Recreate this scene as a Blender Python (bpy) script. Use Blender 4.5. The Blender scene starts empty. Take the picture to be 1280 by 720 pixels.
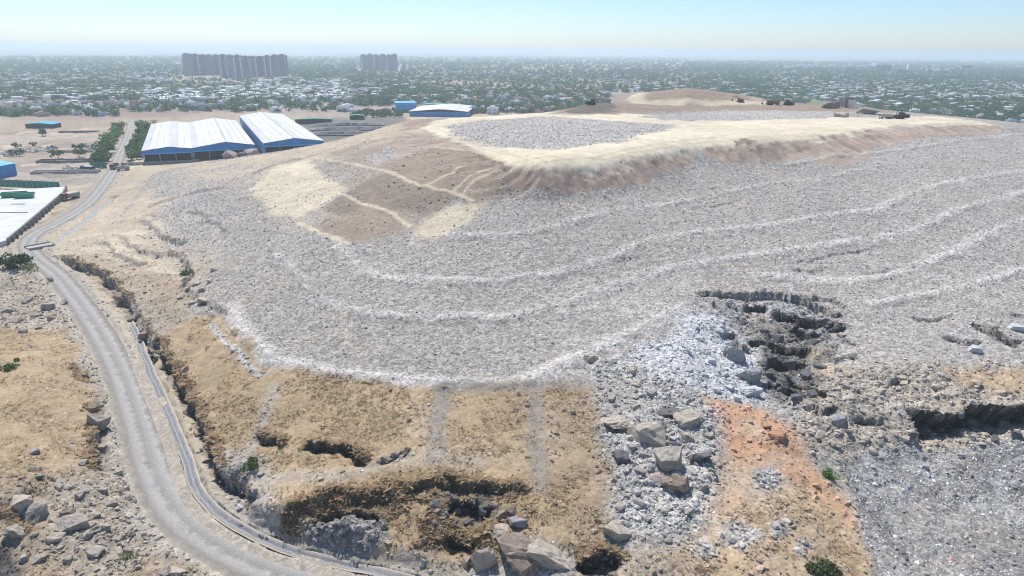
import bpy, bmesh, math, random
import numpy as np
from mathutils import Matrix, Vector

# ---------------------------------------------------------------- camera, sky, sun, exposure
scene = bpy.context.scene
FPX = 865.0                      # focal length in pixels of the 1280 px wide photograph
CAM_Z = 60.0
PITCH, ROLL = math.radians(18.95), math.radians(0.55)
_f = np.array([0, math.cos(PITCH), -math.sin(PITCH)])
_u0 = np.array([0, math.sin(PITCH), math.cos(PITCH)])
_r0 = np.array([1.0, 0, 0])
_r = math.cos(ROLL) * _r0 + math.sin(ROLL) * _u0
_u = math.cos(ROLL) * _u0 - math.sin(ROLL) * _r0
cam_data = bpy.data.cameras.new('camera')
cam_data.sensor_width = 36.0
cam_data.lens = FPX / 1280.0 * 36.0
cam_data.clip_start = 0.5
cam_data.clip_end = 80000.0
cam = bpy.data.objects.new('camera', cam_data)
scene.collection.objects.link(cam)
cam.matrix_world = Matrix(((_r[0], _u[0], -_f[0], 0), (_r[1], _u[1], -_f[1], 0), (_r[2], _u[2], -_f[2], CAM_Z), (0, 0, 0, 1)))
scene.camera = cam

SUN_EL, SUN_AZ = math.radians(56), math.radians(-24)     # azimuth from +Y towards +X (negative: left of the view)
world = bpy.data.worlds.new('World')
scene.world = world
world.use_nodes = True
wn = world.node_tree.nodes
sky_n = wn.new('ShaderNodeTexSky')
sky_n.sky_type = 'NISHITA'
sky_n.sun_disc = False
sky_n.sun_elevation = SUN_EL
sky_n.sun_rotation = SUN_AZ
sky_n.air_density = 0.88
sky_n.dust_density = 0.4
sky_n.ozone_density = 7.5
wn['Background'].inputs['Strength'].default_value = 0.116
world.node_tree.links.new(sky_n.outputs[0], wn['Background'].inputs['Color'])

sun_data = bpy.data.lights.new('sun', 'SUN')
sun_data.energy = 4.6
sun_data.angle = math.radians(0.55)
sun_data.color = (1.0, 0.955, 0.89)
sun = bpy.data.objects.new('sun', sun_data)
scene.collection.objects.link(sun)
_sd = Vector((math.sin(SUN_AZ) * math.cos(SUN_EL), math.cos(SUN_AZ) * math.cos(SUN_EL), math.sin(SUN_EL)))
sun.rotation_euler = _sd.to_track_quat('Z', 'Y').to_euler()
sun.location = (-60, 100, 200)

scene.view_settings.view_transform = 'Standard'
scene.view_settings.look = 'None'
scene.view_settings.exposure = 0.32
scene.view_settings.gamma = 1.0
scene.view_settings.use_curve_mapping = False
scene.render.engine = 'CYCLES'
scene.cycles.use_denoising = True
scene.cycles.pixel_filter_type = 'BLACKMAN_HARRIS'
scene.cycles.filter_width = 1.1
scene.cycles.max_bounces = 5
scene.cycles.diffuse_bounces = 3
scene.cycles.volume_bounces = 1

# ---------------------------------------------------------------- helpers
rng = np.random.default_rng(7)
random.seed(7)
COL = scene.collection

def ray(px, py):
    px = np.asarray(px, float); py = np.asarray(py, float)
    a = ((px - 640) / FPX)[..., None]; b = ((360 - py) / FPX)[..., None]
    return _f + a * _r + b * _u

def on_level(px, py, z=0.0):
    d = ray(px, py)
    t = (z - CAM_Z) / np.minimum(d[..., 2], -1e-4)
    p = d * t[..., None]; p[..., 2] = z
    return p

def proj(p):
    p = np.asarray(p, float) - np.array([0, 0, CAM_Z])
    w = p @ _f
    return 640 + FPX * (p @ _r) / w, 360 - FPX * (p @ _u) / w

def _hash(ix, iy, seed):
    h = (ix.astype(np.int64) * 374761393 + iy.astype(np.int64) * 668265263 + seed * 1442695041) & 0xFFFFFFFF
    h = ((h ^ (h >> 13)) * 1274126177) & 0xFFFFFFFF
    return ((h ^ (h >> 16)) & 0xFFFF).astype(np.float32) / 65535.0

def vnoise(x, y, seed=0):
    """value noise, -1..1"""
    xf = np.floor(x); yf = np.floor(y)
    fx = (x - xf).astype(np.float32); fy = (y - yf).astype(np.float32)
    fx = fx * fx * (3 - 2 * fx); fy = fy * fy * (3 - 2 * fy)
    a = _hash(xf, yf, seed); b = _hash(xf + 1, yf, seed); c = _hash(xf, yf + 1, seed); d = _hash(xf + 1, yf + 1, seed)
    return ((a + (b - a) * fx) * (1 - fy) + (c + (d - c) * fx) * fy) * 2 - 1

def fbm(x, y, scale, octv=3, seed=0):
    s = np.zeros(np.shape(x), np.float32); amp = 1.0; tot = 0
    for o in range(octv):
        c, sn = math.cos(o * 1.1 + seed), math.sin(o * 1.1 + seed)
        s += amp * vnoise((x * c - y * sn) / scale + 17.3 * o, (x * sn + y * c) / scale - 9.1 * o, seed + o)
        tot += amp; amp *= 0.5; scale *= 0.5
    return s / tot

def sstep(a, b, x):
    t = np.clip((x - a) / (b - a), 0, 1)
    return t * t * (3 - 2 * t)

def seg_dist(X, Y, pts, closed=False):
    """distance to a polyline, signed side (positive left of travel), arc length of nearest point"""
    pts = np.asarray(pts, float)[:, :2]
    if closed: pts = np.vstack([pts, pts[:1]])
    best = np.full(X.shape, 1e18); side = np.zeros(X.shape); arc = np.zeros(X.shape); s0 = 0.0
    for a, b in zip(pts[:-1], pts[1:]):
        d = b - a; L2 = float(d @ d) + 1e-12; L = math.sqrt(L2)
        rx = X - a[0]; ry = Y - a[1]
        t = np.clip((rx * d[0] + ry * d[1]) / L2, 0, 1)
        qx = rx - t * d[0]; qy = ry - t * d[1]
        q = qx * qx + qy * qy
        m = q < best
        best = np.where(m, q, best)
        side = np.where(m, np.sign(d[0] * ry - d[1] * rx), side)
        arc = np.where(m, s0 + t * L, arc)
        s0 += L
    return np.sqrt(best), side, arc, s0

def inside(X, Y, poly):
    poly = np.asarray(poly, float)[:, :2]
    r = np.zeros(X.shape, bool)
    n = len(poly)
    for i in range(n):
        x1, y1 = poly[i]; x2, y2 = poly[(i + 1) % n]
        if y1 == y2: continue
        c = ((y1 > Y) != (y2 > Y)) & (X < (x2 - x1) * (Y - y1) / (y2 - y1) + x1)
        r ^= c
    return r

def tag(o, label=None, cat=None, group=None, kind=None):
    if label: o['label'] = label
    if cat: o['category'] = cat
    if group: o['group'] = group
    if kind: o['kind'] = kind
    return o

def mesh_np(name, V, F, mat, smooth=False, attrs=None, mats=None, midx=None):
    """mesh from numpy arrays, F is (n,3) or (n,4)"""
    me = bpy.data.meshes.new(name)
    V = np.ascontiguousarray(V, np.float32); F = np.ascontiguousarray(F, np.int32)
    k = F.shape[1]
    me.vertices.add(len(V)); me.vertices.foreach_set('co', V.ravel())
    me.loops.add(F.size); me.loops.foreach_set('vertex_index', F.ravel())
    me.polygons.add(len(F)); me.polygons.foreach_set('loop_start', np.arange(0, F.size, k, dtype=np.int32))
    try: me.polygons.foreach_set('loop_total', np.full(len(F), k, np.int32))
    except Exception: pass
    me.polygons.foreach_set('use_smooth', np.full(len(F), smooth, bool))
    for m in (mats or [mat]): me.materials.append(m)
    if midx is not None: me.polygons.foreach_set('material_index', np.ascontiguousarray(midx, np.int32))
    for an, (dom, arr) in (attrs or {}).items():
        if arr.ndim == 2:
            at = me.attributes.new(an, 'FLOAT_COLOR', dom)
            c = np.ones((len(arr), 4), np.float32); c[:, :3] = arr
            at.data.foreach_set('color', c.ravel())
        else:
            at = me.attributes.new(an, 'FLOAT', dom)
            at.data.foreach_set('value', np.ascontiguousarray(arr, np.float32))
    me.update(calc_edges=True)
    return me

def link(name, me, parent=None, loc=None, rz=0, scale=None):
    o = bpy.data.objects.new(name, me)
    COL.objects.link(o)
    if parent: o.parent = parent
    if loc is not None: o.location = [float(v) for v in loc]
    if rz: o.rotation_euler = (0, 0, rz)
    if scale is not None: o.scale = scale
    return o

def empty(name, loc, rz=0):
    return link(name, None, None, loc, rz)

_ORD = 'leftmost,second,third,fourth,fifth,sixth,seventh,eighth,ninth,tenth,eleventh,twelfth,thirteenth,fourteenth,fifteenth,sixteenth,seventeenth,eighteenth,nineteenth,twentieth,twenty-first,twenty-second,twenty-third,twenty-fourth,twenty-fifth,twenty-sixth'.split(',')
def nth(xs):
    """place of each thing counted from the left"""
    rank = {i: k for k, i in enumerate(sorted(range(len(xs)), key=lambda i: xs[i]))}
    return ['leftmost' if rank[i] == 0 else 'rightmost' if rank[i] == len(xs) - 1 else _ORD[rank[i]] + ' from left' for i in range(len(xs))]

class MB:
    """collects boxes, prisms and tubes into one mesh"""
    def __init__(self): self.v = []; self.f = []
    def quad(self, *p):
        i = len(self.v); self.v += [tuple(q) for q in p]; self.f.append(list(range(i, i + len(p))))
    def box(self, x0, x1, y0, y1, z0, z1):
        i = len(self.v)
        self.v += [(x, y, z) for z in (z0, z1) for y in (y0, y1) for x in (x0, x1)]
        for q in ((0, 2, 3, 1), (4, 5, 7, 6), (0, 1, 5, 4), (2, 6, 7, 3), (0, 4, 6, 2), (1, 3, 7, 5)):
            self.f.append([i + k for k in q])
        return self
    def prism(self, prof, axis, a, b):
        """profile of 2-D points extruded along an axis ('x','y','z') from a to b"""
        i = len(self.v); n = len(prof)
        for t in (a, b):
            for (p, q) in prof:
                self.v.append({'x': (t, p, q), 'y': (p, t, q), 'z': (p, q, t)}[axis])
        self.f.append([i + k for k in range(n)][::-1]); self.f.append([i + n + k for k in range(n)])
        for k in range(n):
            k2 = (k + 1) % n
            self.f.append([i + k, i + k2, i + n + k2, i + n + k])
        return self
    def tube(self, p, q, r0, r1=None, n=8):
        r1 = r0 if r1 is None else r1
        p = Vector(p); q = Vector(q); d = (q - p).normalized()
        a = d.orthogonal().normalized(); b = d.cross(a)
        i = len(self.v)
        for c, r in ((p, r0), (q, r1)):
            for k in range(n):
                t = 2 * math.pi * k / n
                self.v.append(tuple(c + (a * math.cos(t) + b * math.sin(t)) * r))
        for k in range(n): self.f.append([i + k, i + (k + 1) % n, i + n + (k + 1) % n, i + n + k])
        self.f.append([i + k for k in range(n)][::-1]); self.f.append([i + n + k for k in range(n)])
        return self
    def mesh(self, name, mat, smooth=False, bevel=0):
        me = bpy.data.meshes.new(name)
        me.from_pydata(self.v, [], self.f)
        bm = bmesh.new(); bm.from_mesh(me)
        bmesh.ops.recalc_face_normals(bm, faces=bm.faces)
        if bevel:
            bmesh.ops.bevel(bm, geom=bm.edges[:], offset=bevel, segments=1, affect='EDGES', profile=0.5)
        bm.to_mesh(me); bm.free()
        me.materials.append(mat)
        if smooth: me.polygons.foreach_set('use_smooth', np.ones(len(me.polygons), bool))
        return me
    def build(self, name, mat, parent=None, bevel=0, smooth=False):
        return link(name, self.mesh(name, mat, smooth, bevel), parent)

def copy_tree(o, parent=None):
    c = o.copy(); COL.objects.link(c)
    if parent: c.parent = parent
    for ch in list(o.children): copy_tree(ch, c)
    return c

# ---------------------------------------------------------------- materials
def new_mat(name):
    m = bpy.data.materials.new(name); m.use_nodes = True
    nt = m.node_tree
    b = nt.nodes['Principled BSDF']
    b.inputs['Roughness'].default_value = 0.9
    b.inputs['Specular IOR Level'].default_value = 0.25
    return m, nt, b

def node(nt, typ, **kw):
    n = nt.nodes.new(typ)
    for k, v in kw.items():
        if k in n.inputs: n.inputs[k].default_value = v
        else: setattr(n, k, v)
    return n

def math_n(nt, op, a, b=None, c=None):
    n = nt.nodes.new('ShaderNodeMath'); n.operation = op
    for i, v in enumerate((a, b, c)):
        if v is None: continue
        if hasattr(v, 'is_linked'): nt.links.new(v, n.inputs[i])
        else: n.inputs[i].default_value = v
    return n.outputs[0]

def mixcol(nt, fac, a, b, blend='MIX'):
    n = nt.nodes.new('ShaderNodeMix'); n.data_type = 'RGBA'; n.blend_type = blend
    for s, v in ((n.inputs[0], fac), (n.inputs[6], a), (n.inputs[7], b)):
        if hasattr(v, 'is_linked'): nt.links.new(v, s)
        else: s.default_value = v if not isinstance(v, tuple) or len(v) == 4 else (*v, 1)
    return n.outputs[2]

def plain_mat(name, col, rough=0.85, var=0.25, scale=1.0, metal=0.0, spec=0.25, bump=0.0, stretch=None):
    """one colour with weathering: noise in object space varies value and adds stains"""
    m, nt, b = new_mat(name)
    tc = node(nt, 'ShaderNodeTexCoord')
    src = tc.outputs['Object']
    if stretch:
        mp = node(nt, 'ShaderNodeMapping'); mp.inputs['Scale'].default_value = stretch
        nt.links.new(src, mp.inputs[0]); src = mp.outputs[0]
    n1 = node(nt, 'ShaderNodeTexNoise', Scale=scale, Detail=6.0, Roughness=0.65)
    nt.links.new(src, n1.inputs['Vector'])
    lo = tuple(c * (1 - var) for c in col); hi = tuple(min(1, c * (1 + var)) for c in col)
    rp = node(nt, 'ShaderNodeValToRGB')
    rp.color_ramp.elements[0].position = 0.3; rp.color_ramp.elements[0].color = (*lo, 1)
    rp.color_ramp.elements[1].position = 0.7; rp.color_ramp.elements[1].color = (*hi, 1)
    nt.links.new(n1.outputs[0], rp.inputs[0])
    nt.links.new(rp.outputs[0], b.inputs['Base Color'])
    b.inputs['Roughness'].default_value = rough; b.inputs['Metallic'].default_value = metal
    b.inputs['Specular IOR Level'].default_value = spec
    if bump:
        bp = node(nt, 'ShaderNodeBump', Strength=bump, Distance=0.2)
        nt.links.new(n1.outputs[0], bp.inputs['Height']); nt.links.new(bp.outputs[0], b.inputs['Normal'])
    return m

def terrain_material():
    """colour from the soil map 'Col'; 'Spk' says how much refuse/stone speckle lies on it"""
    m, nt, b = new_mat('terrain_soil')
    L = nt.links.new
    geo = node(nt, 'ShaderNodeNewGeometry')
    pos = geo.outputs['Position']
    col = node(nt, 'ShaderNodeAttribute', attribute_name='Col').outputs['Color']
    spk = node(nt, 'ShaderNodeAttribute', attribute_name='Spk').outputs['Fac']
    vals = []
    for sc in (2.6, 1.25, 0.55):
        v = node(nt, 'ShaderNodeTexVoronoi', Scale=sc); v.feature = 'F1'
        L(pos, v.inputs['Vector'])
        sep = node(nt, 'ShaderNodeSeparateColor'); L(v.outputs['Color'], sep.inputs[0])
        vals.append((sep.outputs[0], v.outputs['Distance'], sep.outputs[1]))
    n1 = node(nt, 'ShaderNodeTexNoise', Scale=3.5, Detail=8.0, Roughness=0.75); L(pos, n1.inputs['Vector'])
    n2 = node(nt, 'ShaderNodeTexNoise', Scale=0.35, Detail=6.0, Roughness=0.7); L(pos, n2.inputs['Vector'])
    # speckle value around 1
    a = math_n(nt, 'POWER', vals[0][0], 1.6)
    c = math_n(nt, 'POWER', vals[1][0], 1.4)
    e = math_n(nt, 'POWER', vals[2][0], 1.3)
    s = math_n(nt, 'ADD', math_n(nt, 'MULTIPLY', a, 0.75), math_n(nt, 'MULTIPLY', c, 0.45))
    s = math_n(nt, 'ADD', s, math_n(nt, 'MULTIPLY', e, 0.10))
    s = math_n(nt, 'ADD', s, math_n(nt, 'MULTIPLY', n1.outputs[0], 0.5))
    s = math_n(nt, 'ADD', s, 0.21)
    # tonal noise of plain soil
    t = math_n(nt, 'ADD', math_n(nt, 'MULTIPLY', n1.outputs[0], 0.5), math_n(nt, 'MULTIPLY', n2.outputs[0], 0.5))
    t = math_n(nt, 'ADD', math_n(nt, 'MULTIPLY', math_n(nt, 'SUBTRACT', t, 0.5), 1.5), 1.0)
    mixv = node(nt, 'ShaderNodeMix'); mixv.data_type = 'FLOAT'
    L(spk, mixv.inputs[0]); L(t, mixv.inputs[2]); L(s, mixv.inputs[3])
    comb = node(nt, 'ShaderNodeCombineColor')
    for i in range(3): L(mixv.outputs[0], comb.inputs[i])
    base = mixcol(nt, 1.0, col, comb.outputs[0], 'MULTIPLY')
    # a few coloured scraps where there is refuse
    sc_h = node(nt, 'ShaderNodeHueSaturation', Saturation=0.9, Value=0.9); L(base, sc_h.inputs['Color'])
    rnd = vals[0][2]
    tint = node(nt, 'ShaderNodeMix'); tint.data_type = 'RGBA'; tint.blend_type = 'MULTIPLY'
    vcol = node(nt, 'ShaderNodeTexVoronoi', Scale=2.6); L(pos, vcol.inputs['Vector'])
    f = math_n(nt, 'MULTIPLY', math_n(nt, 'GREATER_THAN', rnd, 0.9), math_n(nt, 'MULTIPLY', spk, 0.35))
    L(f, tint.inputs[0]); L(base, tint.inputs[6]); L(vcol.outputs['Color'], tint.inputs[7])
    L(tint.outputs[2], b.inputs['Base Color'])
    h = math_n(nt, 'ADD', math_n(nt, 'MULTIPLY', vals[0][1], -0.5), n1.outputs[0])
    h = math_n(nt, 'ADD', h, math_n(nt, 'MULTIPLY', vals[1][1], -0.5))
    bp = node(nt, 'ShaderNodeBump', Distance=0.12)
    st = math_n(nt, 'ADD', math_n(nt, 'MULTIPLY', spk, 0.75), 0.25)
    L(st, bp.inputs['Strength']); L(h, bp.inputs['Height']); L(bp.outputs[0], b.inputs['Normal'])
    b.inputs['Roughness'].default_value = 0.95
    b.inputs['Specular IOR Level'].default_value = 0.15
    return m

def attr_mat(name, rough=0.8, var=0.0, scale=4.0, attr='Col', spec=0.2, through=0.0):
    """colour from an attribute carried by every scattered piece"""
    m, nt, b = new_mat(name)
    col = node(nt, 'ShaderNodeAttribute', attribute_name=attr).outputs['Color']
    if var:
        geo = node(nt, 'ShaderNodeNewGeometry')
        n1 = node(nt, 'ShaderNodeTexNoise', Scale=scale, Detail=5.0, Roughness=0.7)
        nt.links.new(geo.outputs['Position'], n1.inputs['Vector'])
        v = math_n(nt, 'ADD', math_n(nt, 'MULTIPLY', math_n(nt, 'SUBTRACT', n1.outputs[0], 0.5), 2 * var), 1.0)
        comb = node(nt, 'ShaderNodeCombineColor')
        for i in range(3): nt.links.new(v, comb.inputs[i])
        col = mixcol(nt, 1.0, col, comb.outputs[0], 'MULTIPLY')
    nt.links.new(col, b.inputs['Base Color'])
    if through:
        tr = node(nt, 'ShaderNodeBsdfTranslucent'); nt.links.new(col, tr.inputs['Color']); mx = node(nt, 'ShaderNodeMixShader'); mx.inputs[0].default_value = through
        nt.links.new(b.outputs[0], mx.inputs[1]); nt.links.new(tr.outputs[0], mx.inputs[2]); nt.links.new(mx.outputs[0], [q for q in nt.nodes if q.type == 'OUTPUT_MATERIAL'][0].inputs['Surface'])
    b.inputs['Roughness'].default_value = rough
    b.inputs['Specular IOR Level'].default_value = spec
    return m

def rock_mat(name, col, col2, scale=1.2):
    m, nt, b = new_mat(name)
    tc = node(nt, 'ShaderNodeNewGeometry')
    n1 = node(nt, 'ShaderNodeTexNoise', Scale=scale, Detail=9.0, Roughness=0.7); nt.links.new(tc.outputs['Position'], n1.inputs['Vector'])
    n2 = node(nt, 'ShaderNodeTexNoise', Scale=scale * 7, Detail=6.0, Roughness=0.7); nt.links.new(tc.outputs['Position'], n2.inputs['Vector'])
    rp = node(nt, 'ShaderNodeValToRGB')
    rp.color_ramp.elements[0].position = 0.35; rp.color_ramp.elements[0].color = (*col, 1)
    rp.color_ramp.elements[1].position = 0.65; rp.color_ramp.elements[1].color = (*col2, 1)
    nt.links.new(n1.outputs[0], rp.inputs[0])
    v = math_n(nt, 'ADD', math_n(nt, 'MULTIPLY', n2.outputs[0], 0.8), 0.6)
    comb = node(nt, 'ShaderNodeCombineColor')
    for i in range(3): nt.links.new(v, comb.inputs[i])
    nt.links.new(mixcol(nt, 1.0, rp.outputs[0], comb.outputs[0], 'MULTIPLY'), b.inputs['Base Color'])
    bp = node(nt, 'ShaderNodeBump', Strength=0.8, Distance=0.25)
    nt.links.new(n2.outputs[0], bp.inputs['Height']); nt.links.new(bp.outputs[0], b.inputs['Normal'])
    return m

M_TERRAIN = terrain_material()

# ---------------------------------------------------------------- the lie of the land (heights in metres above the road)
CP = []                                              # control points (x, y, z)
def cp(lst):
    for px, py, z in lst: CP.append(on_level(px, py, z))
def cpl(lst, n=4):                                   # the same along a line, densely
    for a, b in zip(lst[:-1], lst[1:]):
        for k in range(n):
            t = k / n
            cp([tuple(a[i] + (b[i] - a[i]) * t for i in range(3))])
    cp([lst[-1]])
ROAD_PX = [(166, 150), (158, 175), (150, 192), (141, 214), (114, 250), (78, 275), (45, 292), (34, 306), (44, 322), (72, 345), (108, 390), (144, 450), (170, 520), (192, 590), (225, 645), (290, 690), (370, 722), (480, 752)]
cpl([(x, y, 0) for x, y in ROAD_PX[2:]], 3)
cp([(0, 330, 0), (0, 400, 1.5), (60, 440, 2), (100, 480, 2), (0, 500, 3), (60, 560, 3), (110, 600, 1.8), (0, 610, 4), (70, 660, 3), (150, 700, .8), (-150, 450, 3), (-150, 650, 4), (-200, 330, 1), (140, 620, .5), (5, 700, 0.5), (-60, 720, .5)])
cp([(0, 255, 0), (0, 180, 0), (100, 180, 0), (0, 150, 0), (60, 215, 0), (-200, 200, 0), (180, 205, 0), (240, 203, 0), (-200, 260, 0), (200, 170, 0), (300, 160, 0)])
# left ridge against the sheds
cpl([(200, 214, 1.5), (250, 205, 3.5), (300, 196, 7), (350, 189, 11.5), (400, 180, 16), (450, 168, 20), (500, 153, 24), (520, 149, 25.5)], 2)
# plateau rim and the foot of its cut slope
cpl([(525, 158, 26), (560, 173, 26.5), (600, 193, 27), (630, 207, 27), (680, 214, 27), (740, 208, 27), (800, 198, 27), (850, 186, 27), (900, 181, 27), (960, 179, 27), (1000, 175, 27), (1060, 166, 27.5), (1090, 160, 28), (1130, 156, 28), (1200, 153, 28), (1250, 158, 27)], 4)
cpl([(640, 236, 21.5), (680, 243, 21), (740, 240, 21), (800, 228, 21), (845, 212, 21.8), (868, 196, 24), (920, 205, 21.5), (1000, 200, 21), (1050, 205, 20.8), (1080, 196, 21.5), (1100, 180, 23.8), (1150, 172, 25), (1200, 169, 25), (1250, 170, 24.5)], 4)
cp([(310, 240, 13), (350, 270, 13.5), (400, 290, 14.5), (450, 235, 19), (540, 250, 20), (600, 270, 18.5), (560, 290, 16.5), (480, 190, 23), (420, 205, 19.5), (560, 205, 25), (590, 225, 23.8), (520, 215, 23), (615, 240, 21.5)])
cp([(450, 300, 14.3), (640, 300, 15.5), (850, 300, 14), (1000, 300, 13.5), (1280, 300, 13), (750, 270, 17.5), (850, 255, 17.8), (1000, 245, 17.5), (1280, 230, 17.5), (1150, 200, 21.3), (1280, 190, 22), (1280, 172, 24), (1150, 250, 17), (1450, 200, 19), (1450, 300, 12), (1450, 420, 8)])
cp([(350, 350, 9.5), (450, 350, 11), (640, 350, 12), (900, 345, 10.8), (1100, 345, 10.3), (1280, 350, 9.8), (330, 400, 8), (480, 410, 9.3), (640, 400, 9.5), (800, 400, 8.8), (1180, 390, 9)])
cp([(340, 445, 6.7), (450, 468, 7.1), (600, 478, 7.2), (680, 470, 7.5), (760, 440, 7.6)])
cp([(135, 290, 1.2), (100, 312, 1.0), (180, 240, 3), (200, 258, 5.5), (250, 230, 8), (200, 300, 5), (240, 320, 7), (270, 290, 9.5), (220, 265, 7), (165, 330, 3), (200, 228, 4), (235, 340, 6), (185, 372, 3.2), (250, 380, 6), (290, 400, 7), (222, 430, 4), (300, 440, 6)])
cp([(290, 500, 4.7), (350, 500, 5.6), (450, 520, 6), (600, 520, 6.2), (700, 520, 6.3), (300, 560, 3.6), (450, 560, 5.7), (380, 610, 5), (480, 592, 5.6), (600, 592, 5.6), (700, 600, 5.6), (340, 640, 4.4), (300, 640, 1.4), (270, 590, 2.2), (430, 615, 5.4), (540, 603, 5.6)])
cp([(345, 675, .5), (450, 705, .4), (560, 722, .4), (640, 750, .4), (660, 650, 5), (720, 720, 3.4), (800, 720, 3.6), (700, 655, 5.1)])
cp([(780, 520, 6.2), (850, 520, 6.6), (830, 600, 5.2), (780, 660, 4.7), (900, 650, 5), (900, 720, 4.2), (950, 560, 5.4), (960, 640, 4.6), (1000, 600, 3.6), (1050, 690, 2.5), (1080, 725, 2)])
cp([(1065, 610, 0.8), (1110, 680, 0), (1150, 620, -.4), (1280, 600, -.4), (1280, 720, -.8), (1450, 650, 0), (1110, 580, .6), (1200, 600, -.2)])
cp([(1140, 508, 5.4), (1200, 506, 5.6), (1280, 506, 5.6), (1450, 510, 6), (1100, 450, 7.6), (1200, 450, 7.8), (1280, 425, 8.5), (1060, 525, 4.8), (1050, 570, 2.6)])
cp([(935, 408, 6.0), (990, 438, 3.2), (1000, 478, 2.2), (972, 506, 3.4), (1038, 472, 5.4), (890, 375, 9.6), (960, 368, 9.8), (1055, 390, 9.2), (880, 440, 7.6)])
# top and the hill behind
cp([(700, 190, 27), (800, 165, 27), (600, 162, 26.7), (900, 155, 27.4), (1000, 152, 28), (560, 148, 26), (640, 143, 27), (680, 141, 27.2), (1100, 147, 28.2), (1180, 146, 28.2), (1250, 153, 26.5), (1275, 166, 24.6)])
cp([(800, 141, 27.5), (860, 109, 38.3), (790, 116, 34.5), (740, 128, 30.8), (700, 137, 28.3), (920, 117, 35.3), (960, 127, 31.5), (1000, 131, 30), (1060, 132, 30), (1120, 142, 28.3), (840, 132, 29.5), (880, 132, 29.5), (860, 122, 34), (900, 138, 28)])
for x in range(-300, 801, 60):
    for y in (640, 720): CP.append(np.array([x, y, 0.0]))
for x, y, z in [(-150, 430, 0), (-120, 460, 0), (-60, 480, 0), (-20, 520, 0), (-90, 400, 3), (-30, 420, 10), (40, 560, 0), (60, 470, 18), (200, 560, 12), (330, 540, 4), (420, 420, 2), (440, 500, 0), (500, 300, 6), (560, 380, 0), (330, 420, 20), (-20, 60, 0.5), (30, 40, 2), (-60, 40, 1), (70, 50, 1), (0, 10, 0.5), (0, -40, 0)]:
    CP.append(np.array([x, y, float(z)]))
for y in range(0, 700, 60):
    CP.append(np.array([-420, y, 0.0])); CP.append(np.array([820, y, 0.0]))
CP = np.array(CP)
_k = np.sqrt(((CP[:, None, :2] - CP[None, :, :2]) ** 2).sum(-1))
_n = len(CP)
_A = np.zeros((_n + 3, _n + 3)); _A[:_n, :_n] = _k - 0.6 * np.eye(_n)
_A[:_n, _n] = 1; _A[:_n, _n + 1:] = CP[:, :2] / 100; _A[_n:, :_n] = _A[:_n, _n:].T
_w = np.linalg.solve(_A, np.concatenate([CP[:, 2], np.zeros(3)]))
GX0, GY0, GS = -420.0, -60.0, 2.0
_gx = np.arange(GX0, 830, GS); _gy = np.arange(GY0, 730, GS)
_GX, _GY = np.meshgrid(_gx, _gy)
BASE = np.empty(_GX.shape)
for j in range(len(_gy)):
    dx = _gx[:, None] - CP[None, :, 0]; dy = _gy[j] - CP[:, 1]
    BASE[j] = np.sqrt(dx * dx + dy * dy) @ _w[:_n] + _w[_n] + _w[_n + 1] * _gx / 100 + _w[_n + 2] * _gy[j] / 100
_kern = np.exp(-0.5 * (np.arange(-4, 5) / 1.1) ** 2); _kern /= _kern.sum()
for ax in (0, 1):
    BASE = np.apply_along_axis(lambda r: np.convolve(np.pad(r, 4, mode='edge'), _kern, 'valid'), ax, BASE)
_edge = np.minimum.reduce([_GX - GX0, 828 - _GX, _GY - GY0, 728 - _GY])
BASE *= sstep(0, 60, _edge)

def base_z(X, Y):
    X = np.asarray(X, float); Y = np.asarray(Y, float)
    fx = np.clip((X - GX0) / GS, 0, len(_gx) - 1.001); fy = np.clip((Y - GY0) / GS, 0, len(_gy) - 1.001)
    ix = fx.astype(int); iy = fy.astype(int); fx = fx - ix; fy = fy - iy
    z = (BASE[iy, ix] * (1 - fx) + BASE[iy, ix + 1] * fx) * (1 - fy) + (BASE[iy + 1, ix] * (1 - fx) + BASE[iy + 1, ix + 1] * fx) * fy
    return np.where((X < GX0) | (X > 828) | (Y < GY0) | (Y > 728), 0.0, z)

def W(pts):
    """picture points -> where they lie on the land (x, y)"""
    out = []
    tt = np.geomspace(40, 1200, 2600)
    for q in pts:
        d = ray(q[0], q[1]); p = d[None, :] * tt[:, None]
        z = CAM_Z + p[:, 2]
        hit = np.nonzero(z < base_z(p[:, 0], p[:, 1]))[0]
        if len(hit): out.append(p[hit[0], :2])
        else: out.append(on_level(q[0], q[1], 0)[:2])
    return np.array(out)

# ---------------------------------------------------------------- the sheet the land is made of: dense near, coarse far
_dense = np.arange(-43.0, 43.001, 0.122)
_out = np.geomspace(0.4, 137, 32)
AZ = np.radians(np.concatenate([-43 - _out[::-1], _dense, 43 + _out[:-1]]))
RR = np.concatenate([np.linspace(2, 46, 14), np.geomspace(47.5, 640, 830), np.geomspace(655, 34000, 70)])
NA, NR = len(AZ), len(RR)
X = RR[:, None] * np.sin(AZ)[None, :]; Y = RR[:, None] * np.cos(AZ)[None, :]
SHAPE = X.shape
X = X.ravel(); Y = Y.ravel(); N = len(X)
DIST = np.hypot(X, Y)
Z0 = base_z(X, Y)
near = DIST < 660
# slightly warped coordinates make every border ragged
_wa = np.clip(DIST / 100, .8, 4)
XW = X + _wa * (fbm(X, Y, 6, 3, 11) * 1.6 + fbm(X, Y, 1.2, 2, 12) * .5)
YW = Y + _wa * (fbm(X, Y, 6, 3, 21) * 1.6 + fbm(X, Y, 1.2, 2, 22) * .5)

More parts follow.
